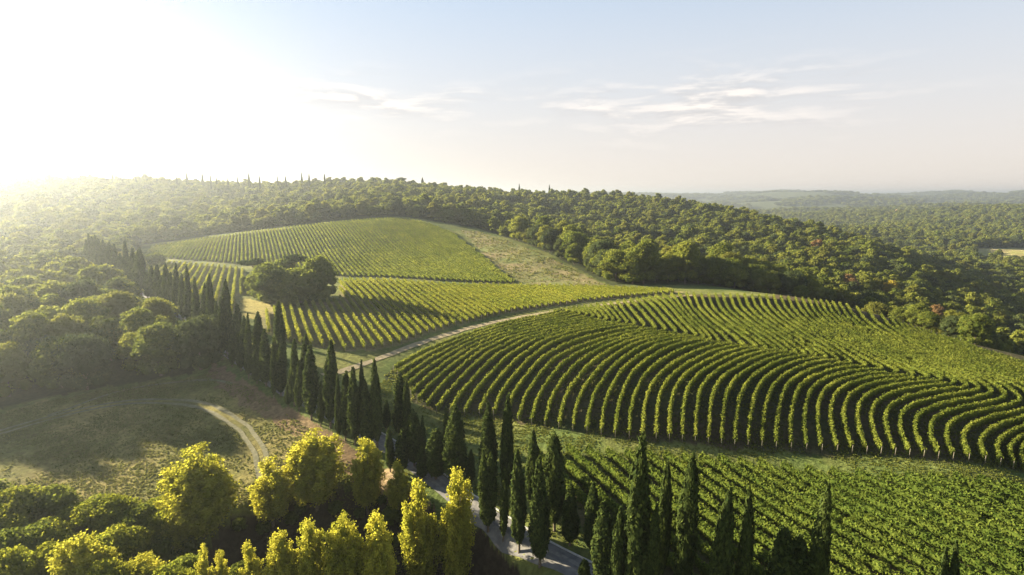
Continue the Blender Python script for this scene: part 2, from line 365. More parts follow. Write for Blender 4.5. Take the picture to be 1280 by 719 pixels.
def lay(mask, c, c2=None):
    c = np.array(c); c2 = np.array(c2 if c2 is not None else c)
    k = np.clip((patch-.3)/.4, 0, 1)[..., None]
    colr[mask] = (c*(1-k)+c2*k)[mask]
allopen = (rr < 700) & (wy < front(CX+F*wx/np.maximum(wy, 1)))
lay(allopen, (.085,.11,.03), (.155,.155,.045))
lay(rr > 500, (.06,.075,.03), (.09,.10,.045))
lay(ingp(wx, wy, FIELD), (.115,.115,.034), (.24,.195,.07))
lay(ingp(wx, wy, LEFTWOOD) & ~ingp(wx, wy, FIELD), (.05,.055,.022))
lay(ingp(wx, wy, EMB), (.15,.10,.055), (.22,.155,.08))
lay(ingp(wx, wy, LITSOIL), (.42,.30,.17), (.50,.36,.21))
lay(ingp(wx, wy, SLOPE), (.24,.19,.095), (.15,.17,.055))
lay(ingp(wx, wy, YELLOWP), (.30,.25,.08))
lay(ingp(wx, wy, FARF), (.13,.13,.06), (.19,.16,.08))
lay(ingp(wx, wy, LEFTF), (.20,.19,.07), (.24,.20,.09))
lay(ingp(wx, wy, MIDF), (.15,.14,.055), (.24,.19,.09))
lay(ingp(wx, wy, CURVY), (.05,.06,.022), (.105,.078,.042))
lay(ingp(wx, wy, LRF), (.08,.09,.03), (.14,.105,.055))
lay(ingp(X, Y, FARTAN), (.34,.27,.13), (.30,.28,.09))
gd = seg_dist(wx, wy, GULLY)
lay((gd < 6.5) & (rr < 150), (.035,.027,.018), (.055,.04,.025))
Q = []
ii, jj = np.meshgrid(np.arange(nr-1), np.arange(na), indexing='ij')
j2 = (jj+1) % na
Qd = np.stack([ii*na+jj, ii*na+j2, (ii+1)*na+j2, (ii+1)*na+jj], -1).reshape(-1, 4)[:, ::-1]
m = bpy.data.materials.new('ground'); m.use_nodes = True; t = m.node_tree; b = t.nodes['Principled BSDF']
b.inputs['Roughness'].default_value = 1; b.inputs['Specular IOR Level'].default_value = .05
at = N(t, 'ShaderNodeAttribute', attribute_name='Col'); ge = N(t, 'ShaderNodeNewGeometry')
n1 = N(t, 'ShaderNodeTexNoise'); n1.inputs['Scale'].default_value = 1.1; n1.inputs['Detail'].default_value = 7; n1.inputs['Roughness'].default_value = .65
n2 = N(t, 'ShaderNodeTexNoise'); n2.inputs['Scale'].default_value = .09; n2.inputs['Detail'].default_value = 5
for q in (n1, n2): t.links.new(ge.outputs['Position'], q.inputs['Vector'])
r1 = N(t, 'ShaderNodeMapRange'); r1.inputs[1].default_value=.3; r1.inputs[2].default_value=.7; r1.inputs[3].default_value=.6; r1.inputs[4].default_value=1.35; t.links.new(n1.outputs['Fac'], r1.inputs[0])
r2 = N(t, 'ShaderNodeMapRange'); r2.inputs[1].default_value=.35; r2.inputs[2].default_value=.65; r2.inputs[3].default_value=.8; r2.inputs[4].default_value=1.2; t.links.new(n2.outputs['Fac'], r2.inputs[0])
mm = N(t, 'ShaderNodeMath', operation='MULTIPLY'); t.links.new(r1.outputs[0], mm.inputs[0]); t.links.new(r2.outputs[0], mm.inputs[1])
vm = N(t, 'ShaderNodeVectorMath', operation='SCALE'); t.links.new(at.outputs['Color'], vm.inputs[0]); t.links.new(mm.outputs[0], vm.inputs['Scale']); t.links.new(vm.outputs[0], b.inputs['Base Color'])
bp = N(t, 'ShaderNodeBump'); bp.inputs['Strength'].default_value=.8; bp.inputs['Distance'].default_value=.35; t.links.new(n1.outputs['Fac'], bp.inputs['Height']); t.links.new(bp.outputs[0], b.inputs['Normal'])
me = mesh_np('ground', np.stack([X,Y,Z],-1).reshape(-1,3), quads=Qd, mats=[m], smooth_=True)
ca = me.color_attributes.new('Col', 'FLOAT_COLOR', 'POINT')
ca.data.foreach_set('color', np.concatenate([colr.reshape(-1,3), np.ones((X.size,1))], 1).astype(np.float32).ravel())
ground = link(bpy.data.objects.new('ground', me)); tag(ground, 'rolling ground of grass, soil and wooded slopes under the whole valley', 'ground', kind='structure')

def ribbon(name, P, half, mat, lift=.06, label='', cat='', cross=4, crown=0.0, offs=0.0, jag=0.0):
    t_ = np.gradient(P, axis=0); t_ /= np.linalg.norm(t_, axis=1, keepdims=True); s_ = np.stack([-t_[:,1], t_[:,0]], 1)
    vs = []
    for c in np.linspace(-1, 1, cross+1):
        j = (vn(np.arange(len(P))*1.0, np.full(len(P), c*7+3), 2.3, 9)-.5)*jag if abs(c) == 1 else 0
        q = P+s_*(offs+c*(half+j))[..., None] if np.ndim(j) else P+s_*(offs+c*half)
        z = H(q[:,0], q[:,1])+lift+crown*(1-c*c); vs.append(np.c_[q, z])
    V = np.stack(vs, 1).reshape(-1, 3); k = cross+1; n = len(P)
    Q = [(i*k+j, (i+1)*k+j, (i+1)*k+j+1, i*k+j+1) for i in range(n-1) for j in range(cross)]
    o = link(bpy.data.objects.new(name, mesh_np(name, V, quads=Q, mats=[mat])))
    return tag(o, label, cat, kind='structure')
ribbon('road', ROADP, 1.75, M_ROAD, .10, 'pale gravel road running between two lines of tall cypresses', 'road', crown=.05, jag=.5)
ribbon('dirt_track', TRACKP, 1.2, M_TRACK, .08, 'bare dirt track climbing between the straight and the curving vineyards', 'track', jag=1.0)
ribbon('field_track', RUTP, .36, M_RUT, .06, 'outer worn rut of the track arcing over the shaded meadow', 'track', offs=.85, cross=2, jag=.5)
ribbon('field_track', RUTP, .36, M_RUT, .06, 'inner worn rut of the track arcing over the shaded meadow', 'track', offs=-.85, cross=2, jag=.5)
ribbon('footpath', PATHP, .35, M_RUT, .06, 'faint trodden path along the foot of the left wood', 'path', cross=2, jag=.5)
M_WORN = mat_plain('worn_gravel', (.16,.15,.14), (.24,.225,.20), 1.6, .95, .4)
for off_, lb in ((.62, 'nearer'), (-.62, 'farther')):
    ribbon('wheel_path', ROADP, .26, M_WORN, .165, '%s worn wheel line along the gravel road between the cypresses' % lb, 'wheel path', offs=off_, cross=2, jag=.35)
# low pale kerb along the far edge of the road
P = ROADP[(ROADP[:,1] < 135)]; t_ = np.gradient(P, axis=0); t_ /= np.linalg.norm(t_, axis=1, keepdims=True); s_ = np.stack([-t_[:,1], t_[:,0]], 1)
side = -1 if (s_[10] @ np.array([1, 1.])) > 0 else 1
side = -side
q0 = P+s_*side*2.0; q1 = P+s_*side*2.18
z0 = np.maximum(H(q0[:,0], q0[:,1]), H(q1[:,0], q1[:,1]))
V = np.stack([np.c_[q0, z0-.25], np.c_[q0, z0+.22], np.c_[q1, z0+.22], np.c_[q1, z0-.25]], 1).reshape(-1, 3)
Qk = [(i*4+j, i*4+(j+1)%4, (i+1)*4+(j+1)%4, (i+1)*4+j) for i in range(len(P)-1) for j in range(4)]
tag(link(bpy.data.objects.new('kerb', mesh_np('kerb', V, quads=Qk, mats=[mat_plain('kerb_stone', (.36,.35,.33), (.46,.45,.42), 2)]))), 'low pale stone kerb along the vineyard edge of the cypress road', 'kerb', kind='structure')

# ------------------------------------------------------------------ vine rows
ORD = ['first','second','third','fourth','fifth','sixth','seventh','eighth','ninth','tenth','eleventh','twelfth','thirteenth','fourteenth','fifteenth','sixteenth','seventeenth','eighteenth','nineteenth']
TENS = {2:('twenty','twentieth'),3:('thirty','thirtieth'),4:('forty','fortieth'),5:('fifty','fiftieth'),6:('sixty','sixtieth'),7:('seventy','seventieth'),8:('eighty','eightieth'),9:('ninety','ninetieth')}
def ordn(k):
    if k < 20: return ORD[k-1]
    if k >= 100: return 'one hundred and '+ordn(k-100) if k > 100 else 'hundredth'
    a, b = divmod(k, 10); return TENS[a][1] if b == 0 else TENS[a][0]+'-'+ORD[b-1]
def vine_mesh(P, org, lpm, ls, rg, mat, hh=1.75, ww=.75, miss=.02):
    """P: xyz ground points about 0.8 m apart"""
    n = len(P); mb = MB()
    t_ = np.gradient(P, axis=0); t_ /= np.linalg.norm(t_, axis=1, keepdims=True)+1e-9
    s_ = np.stack([-t_[:,1], t_[:,0], np.zeros(n)], 1); s_ /= np.linalg.norm(s_, axis=1, keepdims=True)+1e-9
    vig = .80+.42*rg.random(n); vig = vig*.65+.35*np.convolve(vig, np.ones(7)/7, 'same')/np.convolve(np.ones(n), np.ones(7)/7, 'same')*1.0
    wv = vn(P[:,0]+org[0], P[:,1]+org[1], 9.0, 61); tv = vn(P[:,0]+org[0], P[:,1]+org[1], 7.0, 62)*.6+vn(P[:,0]+org[0], P[:,1]+org[1], 2.2, 63)*.4
    vig *= .84+.32*wv
    vig[rg.random(n) < miss*(2-1.6*wv)] = .25
    prof = np.array([(-.22,.50),(-.46,.95),(-.36,1.45),(-.08,1.72),(.16,1.66),(.40,1.38),(.44,.9),(.2,.5)])
    k = len(prof); V = np.empty((n, k, 3)); off = (rg.random(n)-.5)*.15
    for j, (a, h) in enumerate(prof):
        jit = 1+(rg.random(n)-.5)*.35
        V[:, j] = P+s_*((a*ww/.75*jit*vig+off)*.85)[:, None]; V[:, j, 2] += h*hh/1.75*(.62+.38*vig)*.93
    Q = [(i*k+j, i*k+(j+1)%k, (i+1)*k+(j+1)%k, (i+1)*k+j) for i in range(n-1) for j in range(k)]
    Q += [(0,1,2,3),(3,4,5,0),(5,6,7,0)] if False else [(0,1,6,7),(1,2,5,6),(2,3,4,5)]
    e = (n-1)*k; Q += [(e+7,e+6,e+1,e),(e+6,e+5,e+2,e+1),(e+5,e+4,e+3,e+2)]
    mb.add(V.reshape(-1,3), Q, rg.uniform(.05,.5,len(Q)))
    L = np.linalg.norm(np.diff(P, axis=0), axis=1).sum(); m = int(L*lpm)
    f = rg.random(m)*(n-1); i = f.astype(int); f -= i; pj = rg.random(m)*(k-1); j = pj.astype(int); pj -= j
    A0 = V[i, j]*(1-f)[:,None]+V[np.minimum(i+1,n-1), j]*f[:,None]; A1 = V[i, j+1]*(1-f)[:,None]+V[np.minimum(i+1,n-1), j+1]*f[:,None]
    C = A0*(1-pj)[:,None]+A1*pj[:,None]
    ctr = P[i]*(1-f)[:,None]+P[np.minimum(i+1,n-1)]*f[:,None]; ctr[:,2] += 1.0
    nn = C-ctr; nn /= np.linalg.norm(nn, axis=1, keepdims=True)+1e-9
    C = C+nn*(rg.random(m)*.26)[:,None]
    C[:,2] += (rg.random(m)**4)*.45*(nn[:,2] > .5)
    leaves(mb, C, nn+rg.normal(size=(m,3))*.7, ls, np.clip(rg.normal(.5,.22,m)+(tv[i]-.5)*1.1, 0, 1), rg)
    return mb.mesh('vine_row', [mat])
pm = MB(); box(pm, (0,0,.85), (.08,.08,1.7), 0, .12)
POST_ME = pm.mesh('end_post', [M_POST])
n_rows = [0]
def make_row(P2, label, group, lpm, ls, mat, posts=True, trunks=False, **kw):
    L = np.r_[0, np.cumsum(np.linalg.norm(np.diff(P2, axis=0), axis=1))]
    if L[-1] < 5: return None
    t_ = np.linspace(0, L[-1], max(4, int(L[-1]/.8)))
    q = np.stack([np.interp(t_, L, P2[:,0]), np.interp(t_, L, P2[:,1])], 1)
    P3 = np.c_[q, H(q[:,0], q[:,1])]
    o0 = P3[-1].copy()
    me = vine_mesh(P3-o0, o0, lpm, ls, rng, mat, **kw)
    o = link(bpy.data.objects.new('vine_row', me)); o.location = o0
    tag(o, label, 'vine row', group); n_rows[0] += 1
    if posts:
        for e, e2 in ((0, 1), (-1, -2)):
            d = P3[e]-P3[e2]; d /= np.linalg.norm(d)
            p = bpy.data.objects.new('end_post', POST_ME); link(p, o)
            p.location = P3[e]+d*.5-o0; p.rotation_euler[2] = math.atan2(d[1], d[0])
    return o
DV = np.array([.42, -.9075]); DV /= np.linalg.norm(DV); DN = np.array([-DV[1], DV[0]])   # row direction and its normal (pointing right)
def straight_rows(poly, sp, cb, off=0, wob=.12):
    c = poly @ DN; k0 = math.ceil((c.min()-off)/sp); k1 = math.floor((c.max()-off)/sp); out = []
    for k in range(k0, k1+1):
        cc = k*sp+off; hits = []
        for i in range(len(poly)):
            a, b = poly[i], poly[(i+1)%len(poly)]; ca_, cb_ = a@DN-cc, b@DN-cc
            if (ca_ > 0) != (cb_ > 0):
                p = a+(b-a)*ca_/(ca_-cb_); hits.append(p@DV)
        hits.sort()
        for a, b in zip(hits[::2], hits[1::2]):
            if b-a < 6: continue
            s = np.arange(a, b, 1.0); P = DN*cc+DV*s[:,None]+DN*(np.sin(s*.05+k*.1)*wob)[:,None]; out.append(P)
    return out
def lab_rows(rows, text, group, *a, **k):
    for i, P in enumerate(rows): make_row(P, text % ordn(i+1), group, *a, **k)
lab_rows(straight_rows(FARF, 2.05, None), '%s straight vine row from the left in the upper far vineyard', 'vine rows of the upper far vineyard', 12, .42, M_VINE, posts=False, ww=.5, hh=1.35)
lab_rows(straight_rows(LEFTF, 2.7, None), '%s short vine row from the left, behind the far cypresses', 'vine rows behind the far cypresses', 16, .42, M_VINEY, posts=False, ww=.55, hh=1.5)
lab_rows(straight_rows(MIDF, 2.5, None), '%s straight vine row from the left, right of the grove', 'vine rows of the middle vineyard', 34, .30, M_VINEY, ww=.52, hh=1.6)
def not_road(P):
    return P
lab_rows(straight_rows(LRF, 2.7, None), '%s straight vine row from the left, beside the road below the grass strip', 'vine rows of the lower vineyard', 85, .24, M_VINEG, posts=False, ww=.85, hh=1.75)
# the S-curved rows: key rows as seen, the rows between them interpolated on the ground
KEYS = [
 (0,  [(690,393),(700,391.5),(706,391)], [(706,391),(690,396),(640,405),(580,423),(530,443),(492,465)]),
 (6,  [(728,386),(742,392),(752,403)], [(752,404),(700,411),(640,426),(602,443),(570,470),(545,495),(532,512)]),
 (11, [(771,380),(784,397),(796,412)], [(795,413),(775,412),(730,420),(690,433),(660,455),(640,478),(625,500),(617,522)]),
 (13, [(787,378),(802,392),(813,406),(822,417)], [(823,418),(810,416),(780,421),(742,432),(712,443),(689,457),(672,477),(656,502),(648,530)]),
 (17, [(818,373),(830,380),(852,405),(874,427)], [(874,429),(858,425),(830,426),(800,432),(775,445),(755,460),(740,477),(727,495),(720,515),(716,541)]),
 (20, [(848,370),(858,389),(872,405),(890,420),(902,435)], [(903,436),(885,430),(865,431),(835,440),(810,455),(790,472),(780,492),(772,515),(769,548)]),
 (23, [(876,371),(882,389),(900,406),(925,422),(950,442)], [(951,444),(935,438),(915,438),(885,447),(860,460),(840,475),(827,492),(821,515),(820,552)]),
 (31, [(948,372),(953,387),(965,400),(990,417),(1022,437),(1053,458)], [(1054,459),(1035,456),(1010,461),(985,472),(968,485),(958,508),(953,535),(952,562)]),
 (37, [(1002,377),(1008,391),(1022,406),(1052,424),(1100,447),(1140,464),(1165,477)], [(1166,479),(1145,479),(1110,482),(1080,489),(1060,501),(1053,520),(1056,545),(1065,568)]),
 (44, [(1057,385),(1066,400),(1085,415),(1120,434),(1160,450),(1220,470),(1262,490),(1276,506)], [(1276,508),(1255,516),(1225,521),(1200,528),(1184,537),(1181,555),(1191,577)]),
 (48, [(1112,402),(1122,415),(1150,432),(1200,452),(1270,475),(1330,498),(1365,519)], [(1365,521),(1350,529),(1320,536),(1290,546),(1268,557),(1260,569),(1266,588)]),
 (60, [(1200,431),(1208,437),(1250,450),(1310,468),(1370,488),(1430,510),(1480,530),(1520,547)], [(1520,549),(1500,555),(1460,565),(1430,575),(1415,590),(1420,612)]),
]
def resamp(P, n):
    s = np.r_[0, np.cumsum(np.linalg.norm(np.diff(P, axis=0), axis=1))]; t = np.linspace(0, s[-1], n)
    return np.stack([np.interp(t, s, P[:,0]), np.interp(t, s, P[:,1])], 1)
KK = []; KI = []
for i, up, lo in KEYS:
    KK.append(np.vstack([resamp(gpoly(up), 16), resamp(gpoly(lo), 30)[1:]])); KI.append(i)
KK = np.array(KK)
from numpy.polynomial import polynomial as _p
def key_at(i):                                       # smooth (monotone-ish Catmull-Rom) interpolation between key rows
    j = min(max(np.searchsorted(KI, i, side='right')-1, 0), len(KI)-2)
    t = (i-KI[j])/(KI[j+1]-KI[j]); 
    m0 = (KK[j+1]-KK[max(j-1,0)])/(KI[j+1]-KI[max(j-1,0)])*(KI[j+1]-KI[j]); m1 = (KK[min(j+2,len(KI)-1)]-KK[j])/(KI[min(j+2,len(KI)-1)]-KI[j])*(KI[j+1]-KI[j])
    h = (2*t**3-3*t**2+1, t**3-2*t**2+t, -2*t**3+3*t**2, t**3-t**2)
    return h[0]*KK[j]+h[1]*m0+h[2]*KK[j+1]+h[3]*m1
for i in range(0, 61):
    P = smooth(key_at(i), 1.0, 3); kk = np.ones(5)/5; Pp = np.vstack([np.repeat(P[:1],2,0), P, np.repeat(P[-1:],2,0)]); P = np.stack([np.convolve(Pp[:,0],kk,'valid'), np.convolve(Pp[:,1],kk,'valid')],1)
    make_row(P, '%s S-curved vine row from the left on the rounded hill' % ordn(i+1), 'curved vine rows of the rounded hill', 54, .23, M_VINE, ww=.45, hh=1.55, miss=.045)
print('vine rows', n_rows[0])
import sys; sys.stdout.flush()

# ------------------------------------------------------------------ cypresses
def cyp_mesh(seed, heads=1, slim=1.0, n=3400):
    rg = np.random.default_rng(seed); mb = MB(); HT = 15.0
    for hd in range(heads):
        ox = 0 if heads == 1 else (-.55 if hd == 0 else .6); top = HT if hd == 0 else HT*.93
        ph = rg.uniform(0, 6.28, 6); pk = rg.uniform(.14, .40); ee = rg.uniform(2.0, 4.0)
        def rad(t, th):
            base = np.where(t < pk, np.sin(np.clip(t/pk, 0, 1)*np.pi/2)**.55, (1-((t-pk)/(1-pk))**ee)*(1-.10*t))
            base = base*(1-.10*t)
            lump = 1+.13*np.sin(3*th+ph[0]+9*t)+.10*np.sin(5*th+ph[1]-14*t)+.07*np.sin(2*th+ph[2]+23*t)+.05*np.sin(7*th+ph[3]+41*t)
            return 1.05*slim*np.maximum(base, 0)*lump+.03
        nt_, nth = 26, 12
        t = np.linspace(0, 1, nt_); th = np.linspace(0, 2*np.pi, nth, endpoint=False); tt, hh = np.meshgrid(t, th, indexing='ij')
        z0 = .085*HT
        r = rad(tt, hh)*.84
        V = np.stack([r*np.cos(hh)+ox*np.minimum(tt*2.2, 1), r*np.sin(hh), z0+tt*(top-z0)*.985], -1).reshape(-1,3)
        Q = [(i*nth+j, i*nth+(j+1)%nth, (i+1)*nth+(j+1)%nth, (i+1)*nth+j) for i in range(nt_-1) for j in range(nth)]
        mb.add(V, Q, np.full(len(Q), .15))
        m = n//heads
        t = rg.random(m*3); th = rg.random(m*3)*2*np.pi
        keep = rg.random(m*3) < (rad(t, th)/1.3+.08); t, th = t[keep][:m], th[keep][:m]; m = len(t)
        r = rad(t, th)*rg.uniform(.82, 1.10, m)+rg.random(m)**6*.25
        P = np.stack([r*np.cos(th)+ox*np.minimum(t*2.2, 1), r*np.sin(th), z0+t*(top-z0)], -1)
        nn = np.stack([np.cos(th), np.sin(th), .25+0*t], -1)+rg.normal(size=(m,3))*.45
        up = np.stack([np.cos(th)*.25, np.sin(th)*.25, 1+0*t], -1)
        leaves(mb, P, nn, .27, np.clip(rg.normal(.5,.25,m), 0, 1), rg, up, 2.1)
    return mb.mesh('crown', [M_CYP])
def trunk_mesh(name, h, r0, r1, seed, limbs=0, lh=(.4,.8), ll=2.5, k=7):
    rg = np.random.default_rng(seed); mb = MB()
    z = np.linspace(-.6, h, 6); bend = np.cumsum(rg.normal(0, .05*h/6, (6,2)), axis=0); bend[0] = 0
    pts = np.c_[bend, z]; tube(mb, pts, np.linspace(r0*1.15, r1, 6), k)
    for i in range(limbs):
        a = rg.uniform(0, 6.28); zz = h*rg.uniform(*lh); b0 = np.array([np.interp(zz, z, bend[:,0]), np.interp(zz, z, bend[:,1]), zz])
        d = np.array([math.cos(a), math.sin(a), .9]); tube(mb, [b0, b0+d*ll*.5, b0+d*ll+[0,0,ll*.2]], [r1*.8, r1*.5, r1*.2], 5)
    return mb.mesh(name, [M_BARK], True)
CYP = [cyp_mesh(s, 1, sl) for s, sl in ((1,1.0),(2,.92),(3,1.1),(4,.85),(5,1.0),(6,.95))]
CYP += [cyp_mesh(31, 2, .72, 4200), cyp_mesh(32, 1, .8), cyp_mesh(33, 1, 1.15)]
CYP2 = [cyp_mesh(21, 2, .9, 5200), cyp_mesh(22, 2, .85, 5200)]
CTR = trunk_mesh('trunk', 4, .17, .12, 5)
def place_cyp(xy, h, wpx_m, label, group, me=None, lean=(0,0), name='cypress_tree'):
    """xy ground point, h height, wpx_m crown width in metres"""
    z = float(H(np.array(xy[0]), np.array(xy[1])))
    e = empty(name, (xy[0], xy[1], z)); tag(e, label, 'cypress', group)
    me = me or CYP[rng.integers(len(CYP))]
    s = wpx_m/2.1; e.scale = (s, s, h/15.0)
    e.rotation_euler = (lean[0], lean[1], rng.uniform(0, 6.28) if me not in CYP2 else rng.uniform(-.3,.3))
    c = link(bpy.data.objects.new('crown', me), e); c2 = link(bpy.data.objects.new('trunk', CTR), e)
    return e
def cyp_px(xb, yb, xt, yt, wpx, label, group, me=None):
    p = ray(np.array([xb*1.]), np.array([yb*1.]))[0]
    d = p[1]*C_-(p[2]-CZ)*S_
    # height so that the tip projects to yt on the vertical above the base
    zs = np.linspace(p[2]+2, p[2]+30, 560); u, v, _ = proj(p[0], p[1], zs); k = np.argmin(abs(v-yt)); h = zs[k]-p[2]
    dtop = (xt-u[k])/F*proj(p[0],p[1],zs[k])[2]
    lean = float(np.clip(math.atan2(dtop, h)+rng.normal(0,.012), -.06, .06))
    wid = max(1.2, min(1.17*wpx/F*(p[1]*C_-(p[2]+h/2-CZ)*S_), 3.8))
    e = place_cyp(p[:2], h, wid, label, group, me, (0, 0))
    e.rotation_mode = 'XYZ'
    rz = e.rotation_euler[2]; e.rotation_mode = 'ZYX' if False else 'XYZ'
    e.rotation_euler = (0, lean, rz) if False else Vector((0,0,0))
    from mathutils import Matrix
    q = (Matrix.Rotation(lean, 3, 'Y') @ Matrix.Rotation(rz, 3, 'Z')).to_euler(); e.rotation_euler = q
    return h
# (base x, base y, tip x, tip y, crown width) in the photograph
NEARSIDE = [ (246,428,246,346,9),(258,434,257,354,9),(272,446,270,377,8),(278,450,278,371,8),(290.5,459,290,418,8),(301,464,301,415,8),(311,474,311,392,8),(321,480,320,436,8),
 (333,483,331,412,13),(342.5,499,342,427,6),(351,495,350,430,11),(360,508,360,478,5),(368,508,369,424,11),(374,514,374,450,8),(389,525,386,432,16),(401,533,401,475,7),(413,535,415,424,14),(423,550,422,467,7),
 (432,551,432,464,12),(444,556,442,459,13),(461,560,458,475,14),(472,560,466,449,12),(488,590,486,535,8),(503,590,501,538,14),(528,600,527,558,11),(588,606,588,562,7),(610,664,610,561,16),(629,677,631,587,9),(649,690,647,562,16),(675,708,675,570,19),(731,737,731,699,6)]
FARSIDE = [ (264,436,264,342,9),(284,447,286,350,10),(298,450,298,380,10),(306,456,306,395,9),(324,466,323,390,11),(350,476,350,377,14),(382,498,384,418,12),(454,543,453,450,7),(483,538,483,500,6),(499,548,501,465,13),(509,556,509,475,9),(518,584,515,512,15),(526,585,527,520,9),
 (545,600,545,536,20),(560,590,557,509,10),(569,606,569,506,20),(611,618,612,503,17),(632,622,633,493,14),(666,645,667,538,13),(693,664,694,540,18),(712,682,715,604,17),(741,694,742,603,15),(758,748,762,627,24),(770,760,776,634,14),(790,765,802,543,25),(808,772,819,631,15),(826,730,837,574,11),(849,745,850,700,8),(852,745,865,566,17),(892,790,911,611,19),(926,790,938,609,15),(982,800,990,659,30),(1010,795,1035,604,18),(1178,835,1190,675,16)]
FARPAIR = [(110,300),(115,292),(120,294),(125,298),(131,300),(139,302),(145,305),(152,317),(159,301),(168,310),(177,309),(191,332),(209,329),(222,329),(229,342),(236,331),(185,340),(198,331),(204,344),(215,340),(162,322),(173,318)]
FARPAIR.sort()
for k, (xb, yb, xt, yt, wp) in enumerate(NEARSIDE):
    kind = 'short young' if yb-yt < 56 else ('slim' if wp < 9 else 'full')
    cyp_px(xb, yb, xt, yt, wp, '%s dark cypress, %s from the far end of the road\'s wood-side line' % (kind, ordn(k+1)), 'cypresses along the wood side of the road')
for k, (xb, yb, xt, yt, wp) in enumerate(FARSIDE):
    me = CYP2[k % 2] if wp >= 24 and xb > 900 or xb == 758 else None
    kind = 'double-topped' if me else ('slim' if wp < 10 else ('very tall' if yb-yt > 190 else 'full'))
    cyp_px(xb, yb, xt, yt, wp, '%s dark cypress, %s from the far end of the road\'s vineyard-side line' % (kind, ordn(k+1)), 'cypresses along the vineyard side of the road', me)
for k, (xt, yt) in enumerate(FARPAIR):
    yb = np.interp(xt, [105,140,170,200,240], [339,352,365,382,410])
    cyp_px(xt, yb, xt, yt, 7.5, 'hazy cypress at the avenue\'s far end, %s from its distant tip' % ordn(k+1), 'hazy cypresses at the far end of the avenue')

# ------------------------------------------------------------------ broadleaf trees, poplars, pines, bushes
def blob_crown(seed, lobes, n, ls, mat, name='crown', core=.78, inner=.12, flat=.75):
    """lobes: list of (center, radii)"""
    rg = np.random.default_rng(seed); mb = MB()
    area = np.array([r[0]*r[1]+r[0]*r[2] for c, r in lobes]); area /= area.sum()
    for (c, r), a in zip(lobes, area):
        c = np.array(c, float); r = np.array(r, float)
        if core > 0: lump_sphere(mb, c, r*core, rg, 9, 6, .14, rg.uniform(.05, .45))
        m = int(n*a); v = rg.normal(size=(m,3)); v /= np.linalg.norm(v, axis=1, keepdims=True)
        v[:,2] = np.where(v[:,2] < -.3, -v[:,2], v[:,2])
        f = rg.uniform(.80, 1.10, m)+rg.random(m)**5*.18
        tone = rg.uniform(-.22, .22)
        leaves(mb, c+v*r*f[:,None], v*np.array([1,1,1.2])+rg.normal(size=(m,3))*.6, ls, np.clip(rg.normal(.5+tone,.2,m), 0, 1), rg, None, 1.3)
    return mb.mesh(name, [mat])
def oak_lobes(seed, R0=5.0, h=11.0, n=17, skirt=True):
    rg = np.random.default_rng(seed); L = []
    zc = h*.55
    L.append(((0,0,zc), (R0*.72, R0*.72, h*.36)))
    for i in range(n):
        th = i*2.399+rg.uniform(-.4,.4); q = (i+.5)/n; pz = 1-q*1.35; pr = math.sqrt(max(0, 1-min(abs(pz),1)**2))
        rr_ = R0*.68*pr*rg.uniform(.8,1.2); z = zc+pz*h*.34*rg.uniform(.85,1.15)
        s = R0*rg.uniform(.26,.46); L.append(((rr_*math.cos(th), rr_*math.sin(th), max(z, s*.8)), (s, s, s*rg.uniform(.65,.9))))
    if skirt:
        for i in range(5):
            th = i*1.26+rg.uniform(-.3,.3); s = R0*rg.uniform(.30,.42); L.append(((R0*.6*math.cos(th), R0*.6*math.sin(th), h*.2), (s, s, s*.9)))
    return L
M_OAKL = mat_foliage('pale_oak_foliage', (.10,.13,.028), (.21,.22,.045), .48, .4)
M_OAKO = mat_foliage('holm_oak_foliage', (.040,.056,.022), (.095,.11,.035), .35, .4)
OM = [M_OAK, M_OAK, M_OAKL, M_OAK, M_OAKO, M_OAK]
OAK_HI = [blob_crown(100+i, oak_lobes(100+i, (5.0,4.4,4.6,5.2,5,4.2)[i], (11,12.5,11,10,11,13)[i], (20,24,18,26,20,22)[i]), 4200, .36, OM[i], core=.72) for i in range(6)]
OAK_LO = [blob_crown(120+i, oak_lobes(120+i, (5.0,4.2,4.6,5.4,5,3.6)[i], (10.5,12,10,9,10.5,13.5)[i], (13,16,12,15,13,12)[i]), 900, .75, OM[i], core=.72) for i in range(6)]
OAK_TR = [trunk_mesh('trunk', 6.0, .30, .18, 40+i, 3, ll=2.8) for i in range(3)]
M_HAZ = mat_foliage('hazel_foliage', (.11,.14,.02), (.27,.27,.036), .5, .4)
BUSHY = [blob_crown(150+i, oak_lobes(150+i, 3.0, 5.6, 22), 5200, .22, M_HAZ, core=.6) for i in range(3)]
BUSH = [blob_crown(140+i, oak_lobes(140+i, 3.0, 5.0, 16), 4200, .22, M_OAKD) for i in range(4)]
def tree(name, xy, sc_, crown, trunk, label, cat, group=None, rz=None, extra=0):
    e = empty(name, (xy[0], xy[1], float(H(np.array(xy[0]*1.), np.array(xy[1]*1.)))-.1+extra)); tag(e, label, cat, group)
    e.scale = sc_; e.rotation_euler[2] = rng.uniform(0, 6.28) if rz is None else rz
    link(bpy.data.objects.new('crown', crown), e)
    if trunk: link(bpy.data.objects.new('trunk', trunk), e)
    return e
